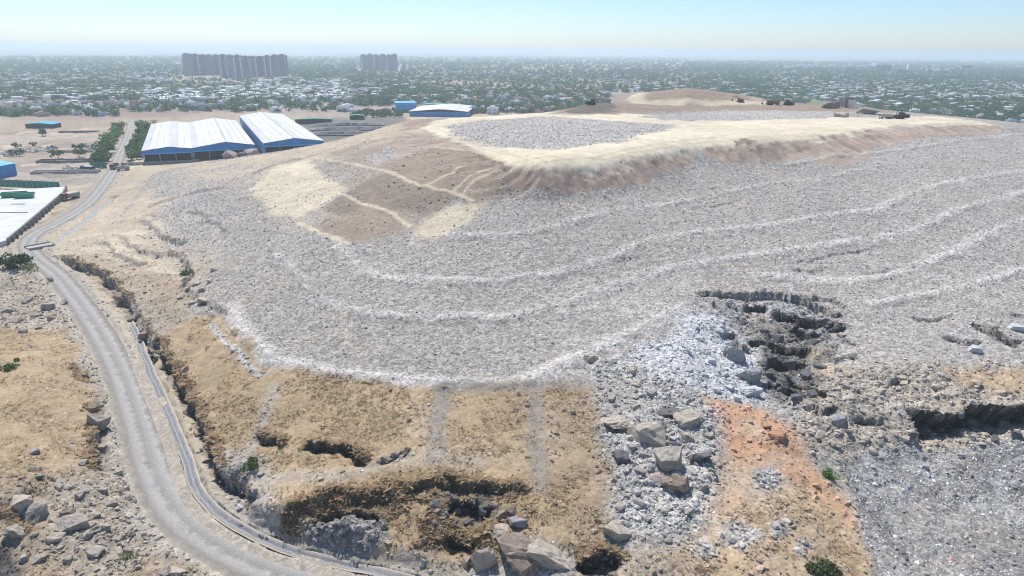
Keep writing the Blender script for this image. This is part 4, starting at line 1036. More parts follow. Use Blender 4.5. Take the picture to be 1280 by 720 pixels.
def merge_scatter(name, tv, tf, pos, scl, rot, tilt, col, mat, smooth=False):
    """many small pieces in one mesh: tv (k,3) template vertices, scl (n,3)"""
    n = len(pos); k = len(tv)
    v = tv[None] * scl[:, None, :] if tv.ndim == 2 else tv * scl[:, None, :]
    ct, st = np.cos(tilt)[:, None], np.sin(tilt)[:, None]
    v = np.stack([v[..., 0], v[..., 1] * ct - v[..., 2] * st, v[..., 1] * st + v[..., 2] * ct], -1)
    cr, sr = np.cos(rot)[:, None], np.sin(rot)[:, None]
    v = np.stack([v[..., 0] * cr - v[..., 1] * sr, v[..., 0] * sr + v[..., 1] * cr, v[..., 2]], -1) + pos[:, None, :]
    f = (tf[None] + (np.arange(n) * tv.shape[-2])[:, None, None]).reshape(-1, tf.shape[1])
    m = tv.shape[-2]
    me = mesh_np(name, v.reshape(-1, 3), f, mat, smooth, {'Col': ('POINT', np.repeat(col, m, 0))})
    return link(name, me)

OCTA_V = np.array([(1, 0, 0), (0, 1, 0), (-1, 0, 0), (0, -1, 0), (.1, .15, 1.0), (-.1, 0, -.6)], float)
OCTA_F = np.array([(0, 1, 4), (1, 2, 4), (2, 3, 4), (3, 0, 4), (1, 0, 5), (2, 1, 5), (3, 2, 5), (0, 3, 5)])
_gr = (1 + 5 ** .5) / 2
ICO_V = np.array([(-1, _gr, 0), (1, _gr, 0), (-1, -_gr, 0), (1, -_gr, 0), (0, -1, _gr), (0, 1, _gr), (0, -1, -_gr), (0, 1, -_gr), (_gr, 0, -1), (_gr, 0, 1), (-_gr, 0, -1), (-_gr, 0, 1)], float) / 1.9
ICO_F = np.array([(0, 11, 5), (0, 5, 1), (0, 1, 7), (0, 7, 10), (0, 10, 11), (1, 5, 9), (5, 11, 4), (11, 10, 2), (10, 7, 6), (7, 1, 8), (3, 9, 4), (3, 4, 2), (3, 2, 6), (3, 6, 8), (3, 8, 9), (4, 9, 5), (2, 4, 11), (6, 2, 10), (8, 6, 7), (9, 8, 1)])
def stones_v(n): return ICO_V[None] * rng.uniform(.55, 1.15, (n, 12, 1)) + rng.normal(0, .10, (n, 12, 3))
# refuse: crumpled bags and scraps
n = 125000
x, y, z, idx = sample_land(n, P[:, 8] + .12 * (d_road < 12) + .05 * (DIST < 140), 430, 50, .75)
u = rng.random(n)
pal = np.array([(.74, .715, .68), (.57, .54, .505), (.42, .39, .36), (.27, .25, .23), (.12, .113, .105), (.48, .45, .40), (.30, .36, .48), (.50, .28, .24), (.22, .40, .36), (.55, .50, .28)])
ci = np.searchsorted(np.cumsum([.20, .26, .22, .13, .05, .09, .025, .012, .01, .003]), u).clip(0, 9)
col = pal[ci] * rng.uniform(.8, 1.15, (n, 1))
s = rng.lognormal(-2.12, .40, n) * np.clip(DIST[idx] / 120, .8, 1.9) * np.where(P[idx, 8] > 1.3, 1.25, 1)
s = np.minimum(np.where(rng.random(n) < .018, s * rng.uniform(1.6, 2.6, n), s), .42)
tv = OCTA_V[None] * rng.uniform(.6, 1.3, (n, 6, 3))
tag(merge_scatter('litter', tv[:, :5], OCTA_F[:4], np.column_stack([x, y, z - .02]), np.column_stack([s, s * rng.uniform(.5, 1.1, n), s * rng.uniform(.4, 1.0, n)]), rng.uniform(0, 6.28, n), rng.normal(0, .35, n), col, attr_mat('litter_plastic', .6, .15, 8, spec=.3)), 'loose plastic bags and scraps strewn over the refuse', 'litter', None, 'stuff')
# stones
n = 17000
_w7 = np.where(_lp, 0, P[:, 7] ** 1.2 * (P[:, 7] > .08)); x, y, z, idx = sample_land(n, _w7, 260, 50, .7)
base = P[idx, :3] * rng.uniform(.75, 1.45, (n, 1)); base = base * .85 + base.mean(1, keepdims=True) * .15
s = np.minimum(rng.lognormal(-1.55, .55, n), .62)
tv = stones_v(n)
tag(merge_scatter('rubble', tv, ICO_F, np.column_stack([x, y, z + .05 * s]), np.column_stack([s, s * rng.uniform(.6, 1, n), s * rng.uniform(.5, .9, n)]), rng.uniform(0, 6.28, n), rng.normal(0, .5, n), base, attr_mat('rubble_stone', .9, .3, 6)), 'broken stones and rubble strewn over the quarry corner and verges', 'rubble', None, 'stuff')
n = 2600
x, y, z, idx = sample_land(n, _lp * (P[:, 7] > .15), 520, 250, .0)
s = rng.lognormal(-.35, .5, n); base = np.array((.36, .33, .30)) * rng.uniform(.5, 1.5, (n, 1))
tag(merge_scatter('plain_debris', stones_v(n), ICO_F, np.column_stack([x, y, z]), np.column_stack([s, s * .8, s * rng.uniform(.5, .9, n)]), rng.uniform(0, 6.28, n), rng.normal(0, .4, n), base, attr_mat('debris_stone', .9, .3, 2)), 'stone and scrap heaps dotted over the bare plain at left', 'debris', None, 'stuff')
# roots and brown grass hanging over broken edges
n = 8500
_bf = np.zeros(N); _bp = W([(335, 662), (360, 635), (400, 615), (490, 598), (650, 604), (655, 640), (600, 675), (480, 690), (345, 675)]); _bf[near] = inside(X[near], Y[near], _bp) * (P[near, 6] > .6)
x, y, z, idx = sample_land(n, .45 * _bf * sstep(-.25, .2, fbm(X, Y, 2.5, 2, 191)) + EDGE * (P[:, 6] > .25) + .02 * EDGE, 240, 50, .3)
k = 9; a = rng.uniform(0, 6.28, (n, k)); bx, by = np.cos(a), np.sin(a); ln = rng.uniform(.6, 1.2, (n, k)); hh = rng.uniform(-.7, .7, (n, k)); wd = .3
tv = np.stack([np.stack([-by * wd, bx * wd, 0 * bx + .05], -1), np.stack([by * wd, -bx * wd, 0 * bx + .05], -1), np.stack([bx * ln, by * ln, hh], -1)], 2).reshape(n, k * 3, 3)
s = rng.lognormal(-.95, .35, n); col = np.array((.43, .325, .20)) * rng.uniform(.6, 1.3, (n, 1)) * (1 + rng.normal(0, .05, (n, 3)))
tag(merge_scatter('hanging_grass', tv, np.arange(k * 3).reshape(k, 3), np.column_stack([x, y, z + .1]), np.column_stack([s, s, s * .8]), rng.uniform(0, 6.28, n), rng.normal(0, .2, n), col, attr_mat('brown_straw', .95, .25, 3, through=.4)), 'brown grass hanging over the broken earth edges', 'grass', None, 'stuff')
# dry grass tufts: fans of bent blades
n = 22000
x, y, z, idx = sample_land(n, P[:, 6] * sstep(-.35, .35, fbm(X, Y, 4, 3, 131)), 240, 50, .6)
k = 7; a = rng.uniform(0, 6.28, (n, k)); ln = rng.uniform(.5, 1.2, (n, k)); hh = rng.uniform(.12, .55, (n, k)); wd = .22
bx, by = np.cos(a), np.sin(a)
tv = np.stack([np.stack([-by * wd + bx * .05, bx * wd + by * .05, 0 * bx - .25], -1), np.stack([by * wd + bx * .05, -bx * wd + by * .05, 0 * bx - .25], -1), np.stack([bx * ln, by * ln, hh], -1)], 2).reshape(n, k * 3, 3)
tf = np.arange(k * 3).reshape(k, 3)
s = rng.lognormal(-1.15, .35, n)
col = np.array((.42, .32, .20)) * rng.uniform(.65, 1.35, (n, 1)) * (1 + rng.normal(0, .05, (n, 3)))
_gr = rng.random(n) < .02; col[_gr] = np.array((.14, .20, .06)) * rng.uniform(.8, 1.3, (_gr.sum(), 1))
tag(merge_scatter('dry_grass', tv, tf, np.column_stack([x, y, z]), np.column_stack([s * 1.1, s * 1.1, s * .75]), rng.uniform(0, 6.28, n), rng.normal(0, .1, n), col, attr_mat('straw', .9, .2, 3, through=.3)), 'dry straw coloured grass tufts on the bench and the left field', 'grass', None, 'stuff')

# ---------------------------------------------------------------- green bushes
def leaf_cloud(seed, n, lobes, leaf, flat=.8):
    """n leaf-sized faces spread through a few uneven lobes; unit radius"""
    r = np.random.default_rng(seed)
    lc = np.column_stack([r.normal(0, .45, lobes), r.normal(0, .45, lobes), r.uniform(.25, .95, lobes) * flat]); lr = r.uniform(.28, .55, lobes)
    k = r.integers(0, lobes, n); d = r.normal(0, 1, (n, 3)); d /= np.linalg.norm(d, axis=1)[:, None]
    c = lc[k] + d * (lr[k] * r.uniform(.55, 1.05, n) ** .6)[:, None]; c[:, 2] = np.maximum(c[:, 2], .04)
    a = r.normal(0, 1, (n, 3)); a /= np.linalg.norm(a, axis=1)[:, None]; b_ = np.cross(a, d + r.normal(0, .5, (n, 3))); b_ /= np.linalg.norm(b_, axis=1)[:, None] + 1e-9
    s = leaf * r.uniform(.6, 1.4, n)[:, None]
    V = np.stack([c - a * s, c - b_ * s * .55, c + a * s, c + b_ * s * .55], 1).reshape(-1, 3)
    col = r.uniform(.6, 1.35, n)
    return V, np.arange(4 * n).reshape(-1, 4), np.repeat(col, 4)
def leaf_through(nt, b, mc, f=.45):
    tr = node(nt, 'ShaderNodeBsdfTranslucent'); nt.links.new(mc, tr.inputs['Color'])
    mx = node(nt, 'ShaderNodeMixShader'); mx.inputs[0].default_value = f
    nt.links.new(b.outputs[0], mx.inputs[1]); nt.links.new(tr.outputs[0], mx.inputs[2])
    nt.links.new(mx.outputs[0], [q for q in nt.nodes if q.type == 'OUTPUT_MATERIAL'][0].inputs['Surface'])
def leaf_mat(name, col):
    m, nt, b = new_mat(name)
    v = node(nt, 'ShaderNodeAttribute', attribute_name='Val').outputs['Fac']
    oi = node(nt, 'ShaderNodeObjectInfo')
    vv = math_n(nt, 'MULTIPLY', v, math_n(nt, 'ADD', math_n(nt, 'MULTIPLY', oi.outputs['Random'], .6), .7))
    comb = node(nt, 'ShaderNodeCombineColor')
    for i in range(3): nt.links.new(vv, comb.inputs[i])
    mc = mixcol(nt, 1.0, (*col, 1), comb.outputs[0], 'MULTIPLY'); nt.links.new(mc, b.inputs['Base Color'])
    b.inputs['Roughness'].default_value = .7
    leaf_through(nt, b, mc)
    return m
M_LEAF = leaf_mat('leaf_fresh', (.10, .20, .045)); M_LEAF2 = leaf_mat('leaf_olive', (.10, .13, .05)); M_LEAF3 = leaf_mat('leaf_dark', (.055, .13, .05)); M_LEAF4 = leaf_mat('leaf_far', (.05, .12, .06))
M_LEAF5 = leaf_mat('leaf_roadside', (.085, .17, .05))
M_BARK = plain_mat('bark', (.16, .12, .085), .95, .3, 4)
M_STRAW = leaf_mat('leaf_pale', (.22, .24, .10))
def bush(px, py, wpx, label, mat, flat=.9, n=700):
    p = spot(px, py); s = .5 * wpx * math.sqrt(p[0] ** 2 + p[1] ** 2 + (CAM_Z - p[2]) ** 2) / FPX
    t = tag(empty('bush', (p[0], p[1], p[2])), label, 'bush')
    V, F, c = leaf_cloud(int(px + py), n, 9, .11, flat)
    link('foliage', mesh_np('foliage', V * s, F, mat, False, {'Val': ('POINT', c)}), t)
    mb = MB(); rr = random.Random(int(px))
    for k in range(6):
        a = rr.uniform(0, 6.28); mb.tube((0, 0, -.2), (math.cos(a) * .45 * s, math.sin(a) * .45 * s, .6 * s * flat), .05 * s, .015 * s, 5)
    mb.build('stem', M_BARK, t)
bush(20, 335, 28, 'dark green bush beside the sharp bend of the haul road', M_LEAF3, .8, 900)
bush(36, 338, 16, 'low light green bush right against the larger bush at the bend', M_STRAW, .6, 300)
bush(12, 461, 17, 'bright green bush alone in the dry grass field', M_LEAF, .7)
bush(315, 588, 20, 'bright green bush on the bench above the lined drain', M_LEAF, 1.0)
bush(234, 346, 16, 'dark green bush among the cream rocks of the flank', M_LEAF3, 1.0, 500)
bush(1036, 597, 16, 'green bush at the border of orange soil and garbage pit', M_LEAF, .9)
bush(1036, 722, 40, 'wide low green bush on the orange slope at the bottom edge', M_LEAF2, .4, 1000)
bush(160, 698, 22, 'sparse pale bush in stony ground by the road bend', M_STRAW, .5, 160)
bush(64, 352, 10, 'tiny green bush on the verge below the road bend', M_LEAF2, .7, 160)

# ---------------------------------------------------------------- sheds
def roof_mat(name, col):
    m = plain_mat(name, col, .55, .16, .35, 0, .25, 0, (1, .08, 1)); return m
M_ROOF = roof_mat('white_sheet_roof', (.56, .56, .555)); M_ROOF2 = roof_mat('grey_sheet_roof', (.46, .465, .46))
M_BLUE = plain_mat('blue_sheet', (.03, .24, .55), .5, .15, .3); M_BLUE2 = plain_mat('light_blue_sheet', (.10, .42, .78), .5, .12, .3)
M_DARK = plain_mat('dark_interior', (.035, .035, .04), .9, .3, .3)
M_STEEL = plain_mat('grey_steel', (.35, .36, .37), .5, .2, .5)
M_CONC = plain_mat('concrete', (.40, .375, .34), .9, .2, .25); M_CONCD = plain_mat('dark_concrete', (.22, .215, .21), .9, .3, .3)
SHED_RZ = math.radians(24.6)
def shed(name, label, ox, oy, u0, u1, v0, v1, eave, ridge_u, rise, panels, fascia=1.7):
    """gabled shed, ridge running away from the viewer; ox, oy and the axes u (along the front), v (depth)"""
    t = tag(empty(name, (ox, oy, 0), SHED_RZ), label, 'shed')
    w = u1 - u0; ov = .45
    rz = lambda u: eave + rise * (1 - abs(u - ridge_u) / max(ridge_u - u0, u1 - ridge_u))
    mb = MB().prism([(u0 + .4, 0), (u1 - .4, 0), (u1 - .4, eave - fascia), (u0 + .4, eave - fascia)], 'y', v0 + 6, v1 - .5); mb.build('wall', M_DARK, t)
    roof = link('roof', None, t)
    edges = [u0 - ov + (w + 2 * ov) * i / panels for i in range(panels + 1)]
    edges = sorted(set(edges + [ridge_u]))
    for i in range(len(edges) - 1):                      # each roof sheet strip is its own piece
        a, b_ = edges[i] + .07, edges[i + 1] - .07; dz = .05 * (i % 2)
        mb = MB().prism([(a, rz(a) + dz), (b_, rz(b_) + dz), (b_, rz(b_) + .18 + dz), (a, rz(a) + .18 + dz)], 'y', v0 - ov, v1 + ov)
        mb.build('roof_panel', M_ROOF if (i * 7) % 5 else M_ROOF2, roof)
    MB().prism([(u0 - ov, eave - .12), (ridge_u, eave + rise - .12), (u1 + ov, eave - .12)], 'y', v0 + .15, v1 - .3).build('roof_lining', M_ROOF2, roof)
    MB().prism([(u0, eave - fascia), (u1, eave - fascia), (u1, eave - .15), (ridge_u, eave + rise - .15), (u0, eave - .15)], 'y', v0 - .2, v0).build('gable', M_BLUE, t)
    MB().box(u0 - .6, u1 + .3, v0 - .75, v0 - .25, eave - fascia - .3, eave - fascia + .35).build('fascia_band', M_BLUE2, t)
    MB().box(u1 + .02, u1 + .25, v0, v1, 2.0, eave - .2).build('side_cladding', M_BLUE2, t)
    MB().box(u0 - .25, u0 - .02, v0, v1, 3.0, eave - .2).build('side_cladding', M_BLUE2, t)
    nb = max(3, int(w / 8))
    for i in range(nb + 1):
        uu = u0 + .3 + (w - .6) * i / nb
        MB().box(uu - .2, uu + .2, v0 + .1, v0 + .5, 0, eave - fascia).build('column', M_STEEL, t)
    return t
shed('industrial_shed', 'leftmost white roofed shed with low blue gable, next to the roadside trees', -199, 374, 0, 24.2, 0, 150, 7.2, 13, 1.6, 7)
shed('industrial_shed', 'middle white roofed shed with wide blue gable behind the pinkish boulders', -199, 374, 24.9, 57, 0, 150, 7.6, 42, 2.6, 9)
shed('industrial_shed', 'tallest longest white roofed shed, partly behind the sandy ridge', -199, 374, 61.5, 94, -9, 172, 9.6, 78, 2.2, 8)
# low wall and heaps along the front of the sheds
def wall_run(name, label, a, b_, h, th, step, mat, cap=None):
    a = np.array(a, float); b_ = np.array(b_, float); L = np.linalg.norm(b_ - a); rz = math.atan2(b_[1] - a[1], b_[0] - a[0])
    t = tag(empty(name, (a[0], a[1], float(land_z(*a))), rz), label, 'wall')
    n = max(1, int(L / step))
    me = MB().box(.08, step * .97, -th / 2, th / 2, -.5, h).mesh('wall_panel', mat); mp = MB().box(-.16, .16, -th * .8, th * .8, -.5, h + .25).mesh('post', cap or mat)
    for i in range(n):
        q = a + (b_ - a) * i / n; dz = float(land_z(*q)) - float(land_z(*a))
        link('wall_panel', me, t, (i * L / n, 0, dz)); link('post', mp, t, (i * L / n, 0, dz))
    return t
q = on_level(np.array([152, 250.]), np.array([207, 203.]), 0.0)
wall_run('boundary_wall', 'low pale panel wall between the road and the leftmost sheds', q[0, :2], q[1, :2], 1.5, .2, 3.0, M_CONC)

# second works behind the hill: blue block and a low white roofed shed
def block(name, label, cat, px, py, w, d, h, rz, wall, roof, rise=0.0, bands=0, winr=None):
    p = on_level(float(px), float(py), 0.0)
    t = tag(empty(name, p, rz), label, cat)
    MB().box(-w / 2, w / 2, 0, d, -.3, h).build('wall', wall, t)
    if rise: MB().prism([(-w / 2 - .5, h + .02), (w / 2 + .5, h + .02), (0, h + rise)], 'y', -.6, d + .6).build('roof', roof, t)
    else: MB().box(-w / 2 - .4, w / 2 + .4, -.4, d + .4, h + .02, h + .4).build('roof', roof, t)
    for i in range(bands):
        z = h * (i + 1) / (bands + 1)
        MB().box(-w / 2 - .06, w / 2 + .06, -.12, -.01, z - .25, z + .25).build('band', M_BLUE, t)
    if winr:
        n, z0, z1 = winr; me = MB().box(-.45 * w / n, .45 * w / n * .4, -.1, -.01, z0, z1).mesh('window', M_DARK)
        for i in range(n): link('window', me, t, (-w / 2 + (i + .6) * w / n, 0, 0))
    return t
block('factory_block', 'bright blue box shaped factory building beside the low white shed', 'building', 508, 140.5, 20, 24, 9, math.radians(12), M_BLUE2, M_BLUE2, 0, 2, (4, 1, 2.2))
_s = on_level(512.0, 145.5, 0.0)
t = tag(empty('industrial_shed', _s, math.radians(-3)), 'low wide white roofed shed with blue front behind the hilltop', 'shed')
MB().box(0, 55, 0, 70, 0, 4.4).build('wall', M_BLUE, t)
rf = link('roof', None, t)
for i in range(8):
    a, b_ = -1 + i * 7.1, -1 + (i + 1) * 7.1 - .12; f = lambda u: 4.5 + 2.6 * (1 - abs(u - 30) / 32)
    MB().prism([(a, f(a)), (b_, f(b_)), (b_, f(b_) + .2), (a, f(a) + .2)], 'y', -1, 71).build('roof_panel', M_ROOF, rf)
block('site_office', 'small white cabin at the right end of the low shed', 'building', 573, 141, 16, 10, 5, .1, plain_mat('white_wall', (.68, .68, .66), .9, .1, .3), M_ROOF2, 0, 0, (4, 1.5, 3))
block('store_shed', 'small teal roofed store behind the low white shed', 'building', 543, 135.5, 24, 12, 4, .0, plain_mat('tan_wall', (.45, .40, .33)), plain_mat('teal_roof', (.13, .36, .38)), 1.2)
block('store_shed', 'pale teal roofed hall among the houses near the towers', 'building', 467, 116, 26, 14, 6, .1, plain_mat('grey_wall', (.5, .5, .48)), plain_mat('teal_roof2', (.32, .50, .48)), 1.0)
block('store_shed', 'small turquoise roofed shelter on the sandy plain', 'building', 49, 160.5, 20, 12, 3.2, .05, M_DARK, plain_mat('turquoise_roof', (.07, .38, .50)), 1.2)
block('factory_block', 'blue sheet clad building cut by the left frame edge', 'building', -17, 221, 17, 9, 5.5, math.radians(-10), M_BLUE, M_BLUE2, .8)
M_GREEN = plain_mat('green_sheet', (.03, .26, .15), .5, .15, .4); M_TEAL = plain_mat('teal_net', (.03, .20, .16), .8, .25, .4)
block('store_shed', 'long green roofed lean-to behind the tallest shed', 'building', 392, 154.5, 30, 7, 3.5, math.radians(10), M_DARK, M_GREEN, .8)
block('store_shed', 'short bright green roofed hut beside the scrap yard', 'building', 446, 149.5, 12, 7, 3.5, math.radians(5), M_DARK, M_GREEN, .8)
# windrows of screened material behind the ridge
for i, (px, py, w) in enumerate([(435, 156, 60), (440, 161, 64), (428, 167, 52)]):
    p = on_level(float(px), float(py), 0.0); mb = MB()
    n = 24; prof = []
    bm = bmesh.new(); rows = []
    for a in range(n + 1):
        xx = -w / 2 + w * a / n; hh = 2.6 * math.sin(math.pi * (a + .35) / (n + .7)) ** .4
        rows.append([bm.verts.new((xx, yy * (1 + .15 * random.uniform(-1, 1)), hh * zz * random.uniform(.85, 1.1) - .2)) for yy, zz in ((-3.5, 0), (-1.6, .75), (0, 1), (1.8, .7), (3.6, 0))])
    for r1, r2 in zip(rows[:-1], rows[1:]):
        for k in range(4): bm.faces.new((r1[k], r2[k], r2[k + 1], r1[k + 1]))
    me = bpy.data.meshes.new('compost_windrow'); bm.to_mesh(me); bm.free(); me.materials.append(M_CONCD)
    tag(link('compost_windrow', me, None, p, math.radians(14)), ['dark long heap farthest behind the sandy ridge', 'dark long heap in the middle of three behind the ridge', 'dark long heap closest to the ridge and tallest shed'][i], 'heap')

# ---------------------------------------------------------------- concrete yard at the left
M_YARD = plain_mat('yard_concrete', (.54, .55, .55), .85, .16, .15)
t = tag(empty('concrete_yard', (0, 0, 0)), 'white concrete yard slab with dark retaining wall beside the road', 'yard', None, 'structure')
_c = YARD.mean(0)
for i, (fa, fb) in enumerate([(0, .25), (.25, .5), (.5, .75), (.75, 1)]):        # slab bays
    l0, l1 = YARD[0] + (YARD[4] - YARD[0]) * fa, YARD[0] + (YARD[4] - YARD[0]) * fb
    r0, r1 = YARD[2] + (YARD[3] - YARD[2]) * fa, YARD[2] + (YARD[3] - YARD[2]) * fb
    MB().prism([tuple(l0), tuple(l0 + (r0 - l0) * .995), tuple(r1), tuple(l1)], 'z', -.2, 1.55 + .004 * i).build('slab_bay', M_YARD, t)
MB().prism([tuple(YARD[0]), tuple(YARD[1]), tuple(YARD[2])], 'z', -.2, 1.5).build('slab_bay', M_YARD, t)
def yard_wall(a, b_, h0, h1, th, mat, name):
    a = np.array(a); b_ = np.array(b_); n_ = np.array([(b_ - a)[1], -(b_ - a)[0]]); n_ = n_ / np.linalg.norm(n_) * th
    MB().prism([tuple(a), tuple(b_), tuple(b_ + n_), tuple(a + n_)], 'z', h0, h1).build(name, mat, t)
yard_wall(YARD[3], YARD[2], -.3, 2.1, .6, M_CONCD, 'retaining_wall'); yard_wall(YARD[2], YARD[1], -.3, 2.1, .5, M_CONCD, 'retaining_wall')
for k in np.linspace(.04, .96, 16):
    q_ = YARD[3] + (YARD[2] - YARD[3]) * k; d_ = (YARD[2] - YARD[3]); d_ = d_ / np.linalg.norm(d_); nn = np.array([d_[1], -d_[0]])
    MB().prism([tuple(q_ + nn * .61 - d_ * .25), tuple(q_ + nn * .61 + d_ * .25), tuple(q_ + nn * 1.2 + d_ * .25), tuple(q_ + nn * 1.2 - d_ * .25)], 'z', -.3, 1.7).build('buttress', M_CONCD, t)
_g = on_level(np.array([-20, 75.]), np.array([229, 233.]), 1.6)
L_ = np.linalg.norm(_g[1] - _g[0]); rz_ = math.atan2(*(_g[1] - _g[0])[1::-1])
t2 = tag(empty('screen_fence', (_g[0][0], _g[0][1], 0), rz_), 'dark green mesh screen fence along the far side of the white yard', 'fence')
_np = 14
mpan = MB().box(.1, L_ / _np - .1, -.05, .05, .3, 3.6).mesh('fence_panel', M_TEAL); mpo = MB().box(-.1, .1, -.1, .1, 0, 4.0).mesh('post', M_STEEL)
for i in range(_np): link('fence_panel', mpan, t2, (i * L_ / _np, 0, 0)); link('post', mpo, t2, (i * L_ / _np, 0, 0))
for (px, py, w, lab) in ((18, 246, 8, 'green waste skip on the white yard'), (31, 247, 6, 'smaller green waste skip beside the first on the yard')):
    p = on_level(float(px), float(py), 1.6); tt_ = tag(empty('skip_container', p, .3), lab, 'skip')
    mb = MB(); mb.quad((-w / 2, -1.4, .1), (w / 2, -1.4, .1), (w / 2 + .5, -1.6, 1.9), (-w / 2 - .5, -1.6, 1.9)); mb.quad((-w / 2, 1.4, .1), (w / 2, 1.4, .1), (w / 2 + .5, 1.6, 1.9), (-w / 2 - .5, 1.6, 1.9))
    mb.quad((-w / 2, -1.4, .1), (-w / 2, 1.4, .1), (-w / 2 - .5, 1.6, 1.9), (-w / 2 - .5, -1.6, 1.9)); mb.quad((w / 2, -1.4, .1), (w / 2, 1.4, .1), (w / 2 + .5, 1.6, 1.9), (w / 2 + .5, -1.6, 1.9)); mb.quad((-w / 2, -1.4, .1), (w / 2, -1.4, .1), (w / 2, 1.4, .1), (-w / 2, 1.4, .1))
    mb.build('body', M_GREEN, tt_); MB().box(-w / 2 - .6, w / 2 + .6, -1.75, -1.6, 1.75, 1.95).build('rim', M_GREEN, tt_); MB().box(-w / 2 - .6, w / 2 + .6, 1.6, 1.75, 1.75, 1.95).build('rim', M_GREEN, tt_)
    MB().box(-w / 2 - .3, w / 2 + .3, -1.5, 1.5, 1.3, 1.6).build('load', M_TEAL, tt_)
for (px, py, w, rr_, lab) in ((15, 266, 11, .12, 'thin dark pipe lying across the white yard'), (22, 246.5 + 9, 5, .1, 'short dark pipe lying near the green skips')):
    p = on_level(float(px), float(py), 1.62); tag(MB().tube((-w / 2, 0, .12), (w / 2, .4, .12), .13).build('pipe', M_CONCD), lab, 'pipe').location = p
# culvert head at the bend
p = spot(50, 309)
t = tag(empty('culvert', (p[0], p[1], 0), .9), 'pale concrete culvert slab at the sharp road bend', 'culvert')
MB().box(-3.4, 3.4, -2, 2, .05, .4).build('slab', M_CONC, t, .05); MB().box(-3.6, 3.6, 2.01, 2.4, -.2, .8).build('head_wall', M_CONC, t, .05); MB().box(-3.6, 3.6, -2.4, -2.01, -.2, .8).build('head_wall', M_CONC, t, .05)
# green site screen and huts at the end of the upper road
q = on_level(np.array([113, 134.]), np.array([209, 211.]), 0.0)
t2 = tag(empty('screen_fence', (q[0][0], q[0][1], 0), math.atan2(*(q[1] - q[0])[1::-1])), 'short teal screen fence beside the truck turning at the trees', 'fence')
L_ = np.linalg.norm(q[1] - q[0])
for i in range(4):
    MB().box(i * L_ / 4 + .1, (i + 1) * L_ / 4 - .1, -.05, .05, .2, 3.0).build('fence_panel', M_TEAL, t2); MB().box(i * L_ / 4 - .1, i * L_ / 4 + .09, -.1, .1, 0, 3.2).build('post', M_STEEL, t2)
# low foundations on the bare plain
for i, (px, py, w, d, lab) in enumerate([(88, 203, 34, 7, 'long grey roofless foundation nearest the roadside trees'), (80, 217, 30, 5, 'low grey plinth between the foundations and the yard'), (98, 166, 26, 4, 'thin grey foundation on the sandy plain left of the trees'), (85, 191, 24, 5, 'broken grey foundation behind the long roofless one')]):
    p = on_level(float(px), float(py), 0.0); t = tag(empty('foundation', p, math.radians(10)), lab, 'foundation')
    for (a, b_, c_, d_) in ((-w / 2, w / 2, -.3, .3), (-w / 2, w / 2, d - .3, d + .3), (-w / 2 - .31, -w / 2 - .01, 0, d), (w / 2 + .01, w / 2 + .31, 0, d), (0, .3, .31, d - .31)):
        MB().box(a, b_, c_, d_, -.1, 1.1 + .05 * i).build('wall', M_CONCD if i % 2 == 0 else M_CONC, t)

# ---------------------------------------------------------------- vehicles
M_TYRE = plain_mat('tyre', (.025, .025, .027), .9); M_GLASS = plain_mat('vehicle_glass', (.04, .05, .06), .15, .1, 1, 0, .5)
def truck(px, py, rz, label, cabcol, bedcol, z=None, loadcol=None, s=1.0):
    p = spot(px, py); t = tag(empty('truck', p, rz), label, 'truck'); t.scale = (s, s, s)
    mc = plain_mat('cab_paint', cabcol, .4, .1, 1, 0, .4); mbd = plain_mat('bed_paint', bedcol, .6, .2, 1)
    MB().box(-.5, .5, -3.6, 3.4, .65, .95).build('chassis', M_TYRE, t)
    cab = MB().prism([(3.6, .7), (3.6, 1.7), (3.25, 2.75), (1.9, 2.8), (1.9, .7)], 'x', -1.2, 1.2)
    cab = cab.build('cab', mc, t, .06)
    MB().prism([(3.62, 1.72), (3.30, 2.6), (3.34, 2.62), (3.66, 1.74)], 'x', -1.0, 1.0).build('windscreen', M_GLASS, cab)
    for sx in (-1, 1): MB().box(min(sx * 1.205, sx * 1.22), max(sx * 1.205, sx * 1.22), 2.1, 3.1, 1.75, 2.5).build('window', M_GLASS, cab)
    bed = MB(); bed.box(-1.25, 1.25, -3.8, 1.6, 1.0, 1.2)
    for a in ((-1.25, -1.15, -3.8, 1.6), (1.15, 1.25, -3.8, 1.6), (-1.149, 1.149, 1.5, 1.6), (-1.149, 1.149, -3.8, -3.7)): bed.box(*a, 1.201, 2.5)
    bed = bed.build('cargo_bed', mbd, t)
    if loadcol: MB().prism([(-1.1, 1.3), (1.1, 1.3), (1.1, 2.4), (.3, 2.95), (-.5, 2.8), (-1.1, 2.4)], 'y', -3.6, 1.45).build('load', plain_mat('load', loadcol, .9, .4, 2), bed)
    for yy in (2.7, -1.9, -3.0):
        for sx in (-1, 1):
            w_ = MB().tube((sx * .85, yy, .52), (sx * 1.2, yy, .52), .52, .52, 14).build('wheel', M_TYRE, t); MB().tube((sx * 1.201, yy, .52), (sx * 1.22, yy, .52), .25, .25, 10).build('rim', M_STEEL, w_)
    for sx in (-1, 1): MB().box(sx * .9 - .15, sx * .9 + .15, 3.61, 3.65, .95, 1.2).build('headlight', M_ROOF, t)
    return t
truck(88, 249, math.radians(160), 'dark red truck with pale load parked on the brown heap by the yard', (.30, .05, .05), (.33, .32, .28), loadcol=(.55, .52, .45))
truck(143.5, 211, math.radians(192), 'rusty brown truck driving down the upper road between the trees', (.22, .10, .07), (.16, .10, .08))
truck(110, 214, math.radians(75), 'dark blue truck beside the teal screen fence', (.03, .07, .16), (.03, .05, .09), loadcol=(.5, .5, .5))
truck(154, 213, math.radians(100), 'small pale truck by the low wall near the upper road', (.5, .5, .5), (.35, .35, .35), s=.8)
